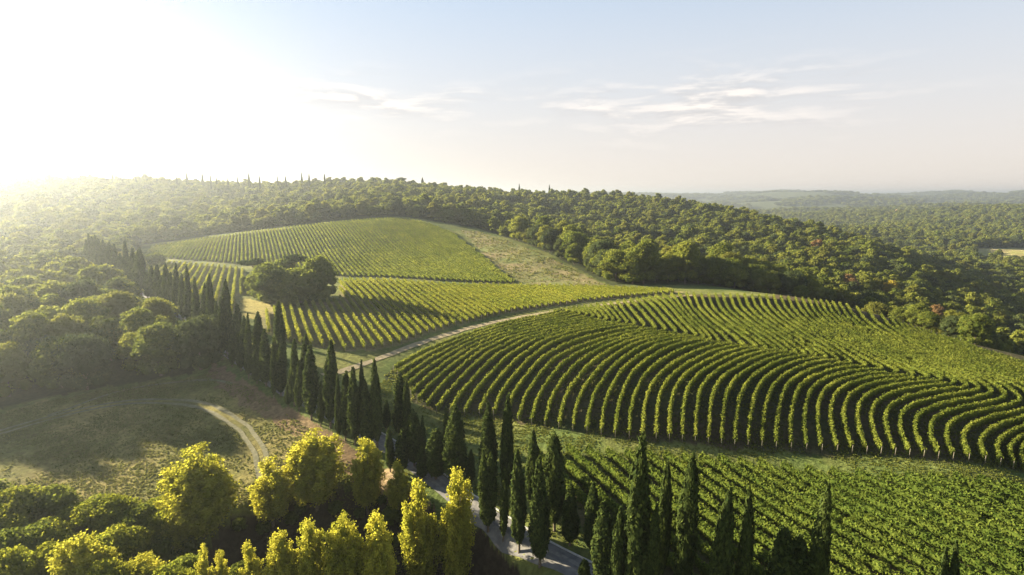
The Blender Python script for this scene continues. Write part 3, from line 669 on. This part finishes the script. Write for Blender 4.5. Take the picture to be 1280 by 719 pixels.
# --- poplars: several upright plumes
def poplar_lobes(seed, R0=2.4, h=12.0, plumes=4):
    rg = np.random.default_rng(seed); L = []
    for p in range(plumes):
        a = p*2.2+rg.uniform(-.5,.5); o = R0*(.0 if p == 0 else rg.uniform(.42,.68)); ox, oy = o*math.cos(a), o*math.sin(a)
        top = h*(1 if p == 0 else rg.uniform(.66,.93)); rp = R0*(.5 if p == 0 else rg.uniform(.36,.48)); nz = 9
        for i in range(nz):
            t = i/(nz-1); z = h*.14+t*(top-h*.14-rp*.4)
            rr_ = rp*(math.sin(min(t*1.9+.45, math.pi/2)))*(1-.62*max(0, t-.35)**1.1/.62)
            L.append(((ox*(1-.15*t)+rg.normal(0,.22), oy*(1-.15*t)+rg.normal(0,.22), z), (rr_*rg.uniform(.75,1.2), rr_*rg.uniform(.75,1.2), rr_*rg.uniform(1.0,1.45)+.25)))
    return L
def poplar_mesh(seed, plumes, R0=2.4, h=12.0, nb=27, nl=118, ls=.172):
    rg = np.random.default_rng(seed); mb = MB()
    for p in range(plumes):
        a = p*2.4+rg.uniform(-.5,.5); o = 0 if p == 0 else R0*rg.uniform(.36,.62); ox, oy = o*math.cos(a), o*math.sin(a)
        top = h*(1 if p == 0 else rg.uniform(.62,.92)); rp = R0*(.50 if p == 0 else rg.uniform(.36,.46))
        for z in np.arange(h*.2, top*.86, .55):                    # twiggy inner mass of the plume
            q = (z-h*.12)/(top-h*.12); rr_ = rp*.50*math.sin(min(q*2.2+.5, 1.57))*(1-.75*max(0,q-.4)); lump_sphere(mb, (ox*(.55+.45*min(q*2,1))+rg.normal(0,.1), oy*(.55+.45*min(q*2,1))+rg.normal(0,.1), z), (rr_, rr_, .5), rg, 7, 5, .3, rg.uniform(0,.3))
        for b in range(nb):
            q = (b+rg.random())/nb; z0 = h*.10+(top-h*.12)*q*.92
            prof = math.sin(min(q*2.0+.55, 1.57))*(1-.45*max(0,q-.55)/.45)
            th = b*2.4+rg.uniform(-.6,.6); out_ = rp*prof*rg.uniform(.75,1.3); L_ = rg.uniform(1.1,2.0)*(1-.35*q)
            tt = rg.random(nl)**.8
            cx_ = ox*(.55+.45*min(q*2,1)); cy_ = oy*(.55+.45*min(q*2,1))
            rad = out_*(.35+.75*tt**.6)
            P = np.stack([cx_+rad*math.cos(th), cy_+rad*math.sin(th), z0+tt*L_-.2], 1)+rg.normal(size=(nl,3))*[.25,.25,.26]*(1.1-.55*tt)[:,None]
            nn = np.stack([np.full(nl, math.cos(th)), np.full(nl, math.sin(th)), np.full(nl, .3)], 1)+rg.normal(size=(nl,3))*.8
            tone = rg.uniform(-.25,.25)
            leaves(mb, P, nn, ls, np.clip(rg.normal(.55+tone,.2,nl), 0, 1), rg, None, 1.2)
        nl2 = 60; P = np.stack([rg.normal(ox, .28, nl2), rg.normal(oy, .28, nl2), top-.2-rg.random(nl2)*.8], 1)
        leaves(mb, P, rg.normal(size=(nl2,3)), ls, rg.uniform(.3,1,nl2), rg, None, 1.2)
    return mb.mesh('crown', [M_POP])
POP = [poplar_mesh(160+i, pl) for i, pl in enumerate((6,7,5,9,6,4))]
POPT = [trunk_mesh('trunk', 9, .16, .05, 60+i, 8, (.15,.9), 1.6) for i in range(2)]
POPLARS = [(252,676,553,88,3,'broad bright yellow-green poplar at the edge of the sunlit meadow'),
 (229,704,632,40,2,'small yellow poplar in front of the broad meadow-edge poplar'),
 (341,655,568,56,0,'rounded yellow-green poplar on the far bank beside the golden-topped one'),
 (396,634,534,76,1,'golden-topped bushy poplar on the far bank below the cypresses'),
 (460,640,544,46,2,'airy yellow poplar standing over the pale bare soil'),
 (499,640,573,30,5,'narrow small poplar between the pale soil and the road'),
 (527,745,592,52,0,'tall yellow-green poplar whose crown merges with its taller neighbour near the road'),
 (571,742,577,54,4,'tallest yellow-green poplar right beside the cypress road'),
 (435,765,637,54,1,'yellow-green poplar with an orange tinge at the gully, in its near line'),
 (475,768,634,58,4,'wide green-yellow poplar closing the near line beside the gully'),
 (393,768,643,42,2,'slim upright poplar between two wider ones in the near line'),
 (358,768,658,50,4,'blunt-topped green-yellow poplar in the near line by the dark gully'),
 (317,768,672,32,5,'small poplar starting the near line left of the blunt-topped one'),
 (281,765,684,22,5,'very small slim poplar alone at the dark bank'),
 (262,770,676,22,5,'tiny poplar shoot left of the very small slim one'),
 (112,790,662,76,3,'pale yellow rounded poplar among dark green bushes'),
 (185,800,690,72,1,'low yellow-green poplar crown at the lower frame, among bushes')]
for xb, yb, yt, wp, v, lab in POPLARS:
    p = ray(np.array([xb*1.]), np.array([min(yb, 770)*1.]))[0]
    zs = np.linspace(p[2]+2, p[2]+25, 460); u, vv, _ = proj(p[0], p[1], zs); h = zs[np.argmin(abs(vv-yt))]-p[2]
    wid = .86*wp/F*(p[1]*C_-(p[2]+h/2-CZ)*S_); s = wid/4.4 if v != 5 else wid/3.6
    tree('poplar_tree', p[:2], (s, s, h/12.2), POP[v], POPT[v % 2], lab, 'poplar', 'yellow poplars by the gully')
# --- dark bushes lower left
BL = [(18,668,640,66),(62,655,625,60),(100,665,640,44),(136,668,634,56),(176,672,634,50),(206,680,642,44),(28,730,668,74),(72,742,690,60),(150,720,668,60),(192,735,672,52),(-10,700,650,60),(232,752,700,50),(10,780,705,70),(140,790,715,60),(240,700,668,34),(60,705,672,60),(-40,660,628,70),(250,640,615,30),(205,650,626,34),(300,735,705,26),(222,790,722,60)]
for k, (xb, yb, yt, wp) in enumerate(BL):
    p = ray(np.array([xb*1.]), np.array([yb*1.]))[0]
    zs = np.linspace(p[2]+1, p[2]+15, 460); u, vv, _ = proj(p[0], p[1], zs); h = zs[np.argmin(abs(vv-yt+2))]-p[2]
    wid = wp/F*(p[1]*C_-(p[2]+h/2-CZ)*S_)*1.15; s = wid/6.0
    tree('bush', p[:2], (s, s, max(h/5.2, s*.8)), (BUSHY[k % 3] if k % 5 in (0,2,3) else BUSH[k % 4]), None, ('yellow-green' if k % 5 in (0,2,3) else 'dark green')+' bush, %s in the thicket between meadow edge and lower frame' % ordn(k+1), 'bush', 'bushes of the foreground thicket')
# undergrowth on the gully banks
for k, (xb, yb, s) in enumerate([(330,664,.4),(365,652,.4),(420,640,.45),(450,645,.35),(490,652,.6),(520,660,.5),(545,690,.5),(500,680,.4),(560,700,.4),(300,660,.4),(478,628,.3),(375,640,.35)]):
    p = ray(np.array([xb*1.]), np.array([yb*1.]))[0]
    tree('shrub', p[:2], (s, s, s*.8), BUSH[(k+1) % 4], None, 'low dark shrub, %s along the bank of the shaded gully' % ordn(k+1), 'shrub', 'low shrubs on the gully banks')

# --- grove of pines and oaks in the vineyard
def pine_lobes(seed, R0=4.5, h=14):
    rg = np.random.default_rng(seed); L = []
    for i in range(13):
        th = i*2.4; rr_ = R0*.75*math.sqrt((i+.5)/13); s = R0*rg.uniform(.26,.40)
        L.append(((rr_*math.cos(th), rr_*math.sin(th), h*.80+rg.uniform(-.6,.6)+(1-rr_/R0)*1.6), (s*1.25, s*1.25, s*.5)))
    return L
PINE = [blob_crown(180+i, pine_lobes(180+i), 2600, .36, M_PINE, core=.7) for i in range(2)]
PINET = trunk_mesh('trunk', 11.8, .26, .14, 70, 6, (.8,.97), 2.6)
GROVE_CROWN = [blob_crown(190+i, oak_lobes(190+i, 5, 11, 18), 3600, .38, M_OAKD) for i in range(3)]
def px_tree(xb, yb, yt, wp, name, crown, trunk, unit_r, unit_h, label, cat, group=None):
    p = ray(np.array([xb*1.]), np.array([yb*1.]))[0]
    zs = np.linspace(p[2]+1, p[2]+30, 560); u, vv, _ = proj(p[0], p[1], zs); h = zs[np.argmin(abs(vv-yt))]-p[2]
    wid = wp/F*(p[1]*C_-(p[2]+h/2-CZ)*S_); s = wid/(2*unit_r)
    return tree(name, p[:2], (s, s, h/unit_h), crown, trunk, label, cat, group)
G = 'trees of the grove in the vineyard'
px_tree(320,366,325,34,'pine_tree',PINE[0],PINET,5.0,13.0,'flat-topped pine at the left end of the grove in the vineyard','pine',G)
px_tree(372,366,320,34,'pine_tree',PINE[1],PINET,5.0,13.0,'tallest layered pine rising from the middle of the vineyard grove','pine',G)
px_tree(402,374,321,44,'oak_tree',GROVE_CROWN[0],OAK_TR[0],5.0,11.2,'dark rounded oak closing the right end of the vineyard grove','oak',G)
px_tree(343,378,333,46,'oak_tree',GROVE_CROWN[1],OAK_TR[1],5.0,11.2,'dark dense oak at the front left of the vineyard grove','oak',G)
px_tree(376,378,332,46,'oak_tree',GROVE_CROWN[2],OAK_TR[2],5.0,11.2,'dark dense oak at the front middle of the vineyard grove','oak',G)
px_tree(353,366,326,44,'oak_tree',GROVE_CROWN[0],OAK_TR[2],5.0,11.2,'reddish-topped oak between the two pines of the vineyard grove','oak',G)
px_tree(326,372,342,34,'oak_tree',GROVE_CROWN[2],OAK_TR[0],5.0,11.2,'smaller light-green oak bulging from the left side of the grove','oak',G)
px_tree(334,376,330,40,'oak_tree',GROVE_CROWN[0],OAK_TR[1],5.0,11.2,'dense oak under the left flat-topped pine of the vineyard grove','oak',G)
px_tree(390,378,336,38,'oak_tree',GROVE_CROWN[1],OAK_TR[0],5.0,11.2,'dark lower oak filling the front right of the vineyard grove','oak',G)
px_tree(360,380,350,34,'bush',BUSH[1],None,3.0,5.2,'dark bush at the front foot of the vineyard grove','bush')
px_tree(307,366,344,14,'bush',BUSH[0],None,3.0,5.2,'pale low bush at the left foot of the vineyard grove','bush')

# --- woods
taken = []
def far_enough(x, y, d):
    for a, b in taken:
        if (a-x)**2+(b-y)**2 < d*d: return False
    return True
def jgrid(x0, x1, y0, y1, s):
    gx, gy = np.meshgrid(np.arange(x0, x1, s), np.arange(y0, y1, s)); gx = gx+(np.arange(gx.shape[0])[:,None] % 2)*s*.5
    return (gx+rng.uniform(-.36, .36, gx.shape)*s).ravel(), (gy+rng.uniform(-.36, .36, gy.shape)*s).ravel()
# left wood, plus unseen trees beyond the frame added to shade the meadow
gx, gy = jgrid(-330, -40, 60, 300, 7.2)
okm = ingp(gx, gy, LEFTWOOD); gx, gy = gx[okm], gy[okm]
rd = seg_dist(gx, gy, ROADP[::4]); ed = seg_dist(gx, gy, LW_EDGE); okm = (rd > 5.0) & ~ingp(gx, gy, FIELD); gx, gy, ed, rd = gx[okm], gy[okm], ed[okm], rd[okm]
gz = H(gx, gy); u, v, dd = proj(gx, gy, gz+9)
okm = (u > -330) & (dd < 290); gx, gy, ed, u, v, dd, rd = [a[okm] for a in (gx, gy, ed, u, v, dd, rd)]
order = np.argsort(dd)
cap = lambda u_: 0
nl = 0
front_idx = [i for i in order if ed[i] < 8 and u[i] > -40]; front_idx.sort(key=lambda i: u[i]); fr = {i: k for k, i in enumerate(front_idx)}
LEFT_REST = []
wl = {}
for ln in range(0, 60):
    q = sorted([i for i in range(len(gx)) if i not in fr and int(ed[i]//8) == ln], key=lambda i: u[i])
    for k, i in enumerate(q): wl[i] = (ln+1, k+1)
for i in order:
    vis = u[i] > -40
    s = rng.uniform(.85, 1.2); 
    # crown heights kept so that the canopy line runs as in the photo
    hs = rng.uniform(.95, 1.25)
    yl = np.interp(u[i], [0,60,100,130,160,200,240,262], [268,294,332,356,368,375,380,405])+rng.uniform(-3, 8)
    gz_ = float(H(np.array(gx[i]), np.array(gy[i]))); hmax = CZ-(S_+(yl-CY)/F*C_)*dd[i]-gz_
    hs = max(.35, min(hs, hmax/(12.2*s)))
    if i in fr: lab = 'shaded edge oak, %s from the left along the front of the left wood' % ordn(fr[i]+1)
    else: lab = 'round oak crown, %s from the left in the left wood\'s %s line of crowns' % (ordn(wl[i][1]), ordn(wl[i][0]))
    if nl < 135:
        tree('oak_tree', (gx[i], gy[i]), (s, s, s*hs), OAK_HI[rng.integers(6)], OAK_TR[rng.integers(3)], lab, 'oak', 'oaks at the shaded edge of the left wood' if i in fr else 'oaks inside the left wood'); nl += 1
    else: LEFT_REST.append((gx[i], gy[i], s*1.0))
# right belt and beyond: the nearest ones as individuals
def forest_pts(dmin, dmax, s, umin=-160, umax=1500):
    xw = dmax*1.3
    gx, gy = jgrid(-xw, xw, max(dmin-5, 140), dmax, s)
    u = CX+F*gx/gy
    ok = (u > umin) & (u < umax) & (gy >= dmin) & (gy < dmax) & (gy > front(u)+3.5+2*vn(gx, gy, 6, 33)) & ~ingp(gx, gy, FARTAN) & ~ingp(gx, gy, LEFTWOOD)
    gx, gy, u = gx[ok], gy[ok], u[ok]
    rd = seg_dist(gx, gy, ROADP[::6]); ok = rd > 7
    for pl in (LEFTF, FARF, SLOPE, MIDF, CURVY): ok &= ~ingp(gx, gy, pl)
    return gx[ok], gy[ok], u[ok]
gx, gy, u = forest_pts(140, 420, 7.0)
edge = gy-front(u)
isb = (u > 640) & (u < 1330) & (edge < 62)
score = np.where(isb, edge*1.0+gy*.15, 1e9); order = np.argsort(score)
NB = min(150, int(isb.sum())); sel = order[:NB]
fe = [i for i in sel if edge[i] < 9]; fe.sort(key=lambda i: u[i]); frk = {i: k for k, i in enumerate(fe)}
bl = {}
for ln in range(0, 12):
    q = sorted([i for i in sel if i not in frk and int(edge[i]//9) == ln], key=lambda i: u[i])
    for k, i in enumerate(q): bl[i] = (ln+1, k+1)
for i in sel:
    s = rng.uniform(.7, 1.45) if gy[i] > 235 or u[i] < 1000 else rng.uniform(.65, 1.0)
    lab = 'leafy oak at the forest edge, %s from the grassy slope along the hill vineyard' % ordn(frk[i]+1) if i in frk else 'round oak crown, %s from the left in the hillside belt\'s %s line of crowns' % (ordn(bl[i][1]), ordn(bl[i][0]))
    tree('oak_tree', (gx[i], gy[i]), (s, s, s*rng.uniform(.9,1.2)), OAK_HI[rng.integers(6)], OAK_TR[rng.integers(3)], lab, 'oak', 'oaks along the forest edge' if i in frk else 'oaks inside the forest belt')
mask = np.ones(len(gx), bool); mask[sel] = False
FP = [(gx[mask], gy[mask], rng.uniform(.8, 1.3, mask.sum()))]
for a, b, s, um, k in ((420, 700, 7.6, -160, 1.0), (700, 1000, 8.6, -160, 1.08)):
    x_, y_, u_ = forest_pts(a, b, s, um); FP.append((x_, y_, rng.uniform(.65, 1.5, len(x_))*k))
for a, b, s, um, k in ((1000, 1700, 12, 900, 1.45), (1700, 2800, 19, 850, 2.1), (2800, 5200, 34, 700, 3.4)):
    x_, y_, u_ = forest_pts(a, b, s, um); 
    cl_ = vn(x_, y_, 170, 51); keep = (cl_ > .40) | (y_ < 2300); x_, y_ = x_[keep], y_[keep]
    FP.append((x_, y_, rng.uniform(.75, 1.3, len(x_))*k))
if LEFT_REST:
    lr = np.array(LEFT_REST); FP.append((lr[:,0], lr[:,1], lr[:,2]))
FP = [(a, b, c*.9) for a, b, c in FP]
fx = np.concatenate([a[0] for a in FP]); fy = np.concatenate([a[1] for a in FP]); fs = np.concatenate([a[2] for a in FP])
fz = H(fx, fy)
print('forest instances', len(fx))
def stuff_instances(name, srcs, x, y, z, s, label, cat, zs, zf):
    n = len(x); me = bpy.data.meshes.new(name); me.vertices.add(n); me.vertices.foreach_set('co', np.stack([x,y,z],1).astype(np.float32).ravel())
    def attr(nm, ty, v, key='value'):
        a = me.attributes.new(nm, ty, 'POINT'); a.data.foreach_set(key, np.asarray(v).ravel())
    sc3 = np.stack([s, s, s*zf*rng.uniform(*zs, n)], 1).astype(np.float32); rot = np.zeros((n,3), np.float32); rot[:,2] = rng.uniform(0, 6.28, n)
    attr('sc', 'FLOAT_VECTOR', sc3, 'vector'); attr('rt', 'FLOAT_VECTOR', rot, 'vector'); attr('ix', 'INT', rng.integers(0, len(srcs), n).astype(np.int32))
    o = link(bpy.data.objects.new(name, me)); tag(o, label, cat, kind='stuff')
    ng = bpy.data.node_groups.new(name, 'GeometryNodeTree'); ng.interface.new_socket('Geometry', in_out='INPUT', socket_type='NodeSocketGeometry'); ng.interface.new_socket('Geometry', in_out='OUTPUT', socket_type='NodeSocketGeometry')
    gi = ng.nodes.new('NodeGroupInput'); go = ng.nodes.new('NodeGroupOutput'); ip = ng.nodes.new('GeometryNodeInstanceOnPoints'); jn = ng.nodes.new('GeometryNodeJoinGeometry')
    for sob in reversed(srcs):
        oi = ng.nodes.new('GeometryNodeObjectInfo'); oi.inputs['Object'].default_value = sob; oi.inputs['As Instance'].default_value = False; oi.transform_space = 'ORIGINAL'
        g2 = ng.nodes.new('GeometryNodeGeometryToInstance'); ng.links.new(oi.outputs['Geometry'], g2.inputs[0]); ng.links.new(g2.outputs[0], jn.inputs[0])
    ng.links.new(gi.outputs[0], ip.inputs['Points']); ng.links.new(jn.outputs[0], ip.inputs['Instance']); ip.inputs['Pick Instance'].default_value = True
    def na_(nm, ty, sock):
        q = ng.nodes.new('GeometryNodeInputNamedAttribute'); q.data_type = ty; q.inputs[0].default_value = nm; ng.links.new(q.outputs[0], ip.inputs[sock])
    na_('sc', 'FLOAT_VECTOR', 'Scale'); na_('rt', 'FLOAT_VECTOR', 'Rotation'); na_('ix', 'INT', 'Instance Index')
    ng.links.new(ip.outputs[0], go.inputs[0])
    md = o.modifiers.new('scatter', 'NODES'); md.node_group = ng
    return o
# six oaks with lighter crowns stand in the belt and lend their crowns to the far woodland
lo_src = []
cand = [i for i in np.where(mask & (u > 600) & (u < 1250) & (edge > 60) & (edge < 90))[0]]
for k in range(6):
    i = cand[(k*37) % len(cand)]
    e = tree('oak_tree', (gx[i]+3.2, gy[i]+3), (1,1,1.05), OAK_LO[k], OAK_TR[k % 3], '%s oak crown standing just behind the dense belt, %s from the left of six' % (('green','slim green','pale green','wide green','dark olive','tall narrow')[k], ordn(k+1)), 'oak', 'oaks just behind the forest belt')
    lo_src.append(e.children[0])
nearm = fy < 330
stuff_instances('woodland', lo_src, fx, fy, fz-.3, fs, 'continuous oak woodland covering the ridge and the valleys beyond', 'woodland', (.75, 1.1), np.interp(fy, [1000, 1400, 2500, 4000], [1, .8, .55, .4]))

# a far farmhouse
def farmhouse(ux, d, s, label):
    x_ = (ux-CX)/F*d; e = empty('farmhouse', (x_, d, float(H(np.array(x_), np.array(float(d))))+6)); tag(e, label, 'farmhouse'); e.scale = (s, s, s); e.rotation_euler[2] = .4
    m1 = MB(); box(m1, (0,0,2), (18,9,10)); link(bpy.data.objects.new('wall', m1.mesh('wall', [mat_plain('pale_plaster', (.55,.50,.42), (.62,.57,.48), .5)])), e)
    V = [(-9.6,-5.1,7),(9.6,-5.1,7),(9.6,5.1,7),(-9.6,5.1,7),(-9.6,0,9.6),(9.6,0,9.6)]
    me = bpy.data.meshes.new('roof'); me.from_pydata(V, [], [(0,1,5,4),(2,3,4,5),(1,2,5),(3,0,4),(0,3,2,1)]); me.materials.append(mat_plain('roof_tiles', (.28,.13,.08), (.36,.18,.11), .5)); link(bpy.data.objects.new('roof', me), e)
farmhouse(1119, 1700, 1.0, 'tiny pale farmhouse among the trees of the far right hills')
farmhouse(1046, 2700, 1.4, 'tiny pale farmhouse far off in the hazy valley left of the right hills')
# autumn trees
def dpt(u_, d): return ((u_-CX)/F*d, d)
for u_, d, s, me_m, lab in ((1067,300,1.0,M_AUT,'orange autumn tree in the forest, left of the yellow one'), (1181,262,.95,M_AUT,'rust-red autumn tree in the forest beside the dark hollow'), (1022,420,1.05,M_AUT,'faded reddish tree high on the wooded spur'), (1120,300,1.0,M_YEL,'yellow autumn tree in the forest between two orange ones')):
    x_, y_ = dpt(u_, d); cr = blob_crown(int(u_), oak_lobes(int(u_), 4.2, 12.5, 14), 2200, .42, me_m)
    tree('autumn_tree', (x_, y_), (s, s, s*1.12), cr, OAK_TR[0], lab, 'autumn tree')
# ridge line: slim cypresses and umbrella pines against the sky
RC = [(5,219,7),(13,224,6),(19,225,6),(24,222,5),(29,226,4),(60,224,3),(64,227,4),(71,222,3),(77,227,3),(81,221,4),(88,224,3),(104,225,3),(110,220,3),(116,224,3),(126,226,3),(138,225,3),(150,219,3.5),(155,226,3),(165,226,3),(178,224,4),(192,225,3),(204,226,3),(228,222,3),(241,217.5,3),(260,218.5,3),(270,221,3),(277,223,2.5),(291,224,2.5),(303,223,3),(317,218,3),(330,222,2.5),(352,222,2.5),(362,222,2.5),(382,218,3),(391,219,3),(410,219.5,3),(530,224,4),(560,232,3),(649,232,3),(686,233,3)]
for k, (ux, yt, wp) in enumerate(RC):
    d = np.interp(ux, [0,200,400,500,620,700], [690,712,742,752,785,775])
    z0 = float(H(np.array((ux-CX)/F*d), np.array(d))); x_ = (ux-CX)/F*d
    zs = np.linspace(z0+5, z0+45, 400); _, v, _ = proj(x_, d, zs); h = max(11., zs[np.argmin(abs(v-yt+2))]-z0)
    place_cyp((x_, d), h, max(2.6, wp*.95), 'tiny slim cypress on the hazy ridge line, %s from the left' % ordn(k+1), 'cypresses along the ridge line', CYP[k % 6])
for ux, yt, wp, lab in ((50,223,15,'umbrella pine on the hazy skyline near its left end'), (504,222.5,14,'flat umbrella pine on the skyline behind the upper far vineyard'), (92,228,8,'small umbrella pine between slim cypresses on the hazy skyline')):
    d = 745 if ux > 300 else 695; x_ = (ux-CX)/F*d; z0 = float(H(np.array(x_), np.array(float(d))))
    zs = np.linspace(z0+5, z0+45, 400); _, v, _ = proj(x_, d, zs); h = max(11., zs[np.argmin(abs(v-yt))]-z0); s = wp/F*d/10
    tree('umbrella_pine', (x_, d), (s, s, h/13.0), PINE[0], PINET, lab, 'umbrella pine')

# ------------------------------------------------------------------ grass tufts (one object)
def tufts(name, n, boxp, cond, size, mat, label):
    x = rng.uniform(boxp[0], boxp[1], n); y = rng.uniform(boxp[2], boxp[3], n); k = cond(x, y) & (rng.random(n) < np.clip((vn(x, y, 6, 71)*.6+vn(x, y, 1.7, 72)*.4-.25)*2.0, 0, 1)); x, y = x[k], y[k]
    z = H(x, y); P = np.repeat(np.stack([x, y, z], 1), 4, 0); m = len(P); P += np.c_[rng.normal(0, size*.5, (m, 2)), np.full(m, size*.35)]
    mb = MB(); leaves(mb, P, rng.normal(size=(m,3))*[1,1,.3], size, np.clip(rng.normal(.5,.3,m), 0, 1), rng, np.tile([0,0,1.], (m,1)), 1.5)
    o = link(bpy.data.objects.new(name, mb.mesh(name, [mat]))); tag(o, label, 'grass', kind='stuff')
tufts('meadow_grass', 110000, (-175, -15, 62, 135), lambda x, y: ingp(x, y, FIELD) & (seg_dist(x, y, RUTP[::3]) > 1.3), .17, M_GRASS, 'dry golden grass tufts over the meadow left of the road')
M_GG = mat_foliage('green_grass_blades', (.075,.10,.02), (.19,.19,.045), .4, .2)
tufts('strip_grass', 110000, (-30, 130, 62, 125), lambda x, y: ~ingp(x, y, CURVY) & ~ingp(x, y, LRF) & ~ingp(x, y, EMB) & (seg_dist(x, y, ROADP[::3]) > 3.2), .16, M_GG, 'short green grass on the strip between the two vineyards and the road')
tufts('vineyard_weeds', 80000, (-30, 125, 66, 160), lambda x, y: ingp(x, y, CURVY) | ingp(x, y, LRF), .24, M_GG, 'weeds and short grass growing between the vine rows of the near fields')
tufts('slope_grass', 9000, (-60, 50, 225, 400), lambda x, y: ingp(x, y, SLOPE), .5, M_GRASS, 'dry grass on the open slope below the forest edge')

# ------------------------------------------------------------------ haze
zmin = float(Z.min())-1.2; zmax = 112.0
hm = MB(); box(hm, (0, 0, (zmin+zmax)/2), (29000, 29000, zmax-zmin))
mh = bpy.data.materials.new('haze'); mh.use_nodes = True; t = mh.node_tree; t.nodes.clear()
o = N(t, 'ShaderNodeOutputMaterial'); pv = N(t, 'ShaderNodeVolumePrincipled'); pv.inputs['Color'].default_value = (.84,.91,.98,1); pv.inputs['Density'].default_value = 2.1e-4; pv.inputs['Anisotropy'].default_value = .77
t.links.new(pv.outputs[0], o.inputs['Volume'])
hz_o = link(bpy.data.objects.new('haze', hm.mesh('haze', [mh]))); tag(hz_o, 'pale morning haze filling the air over the valley', 'haze', kind='stuff')
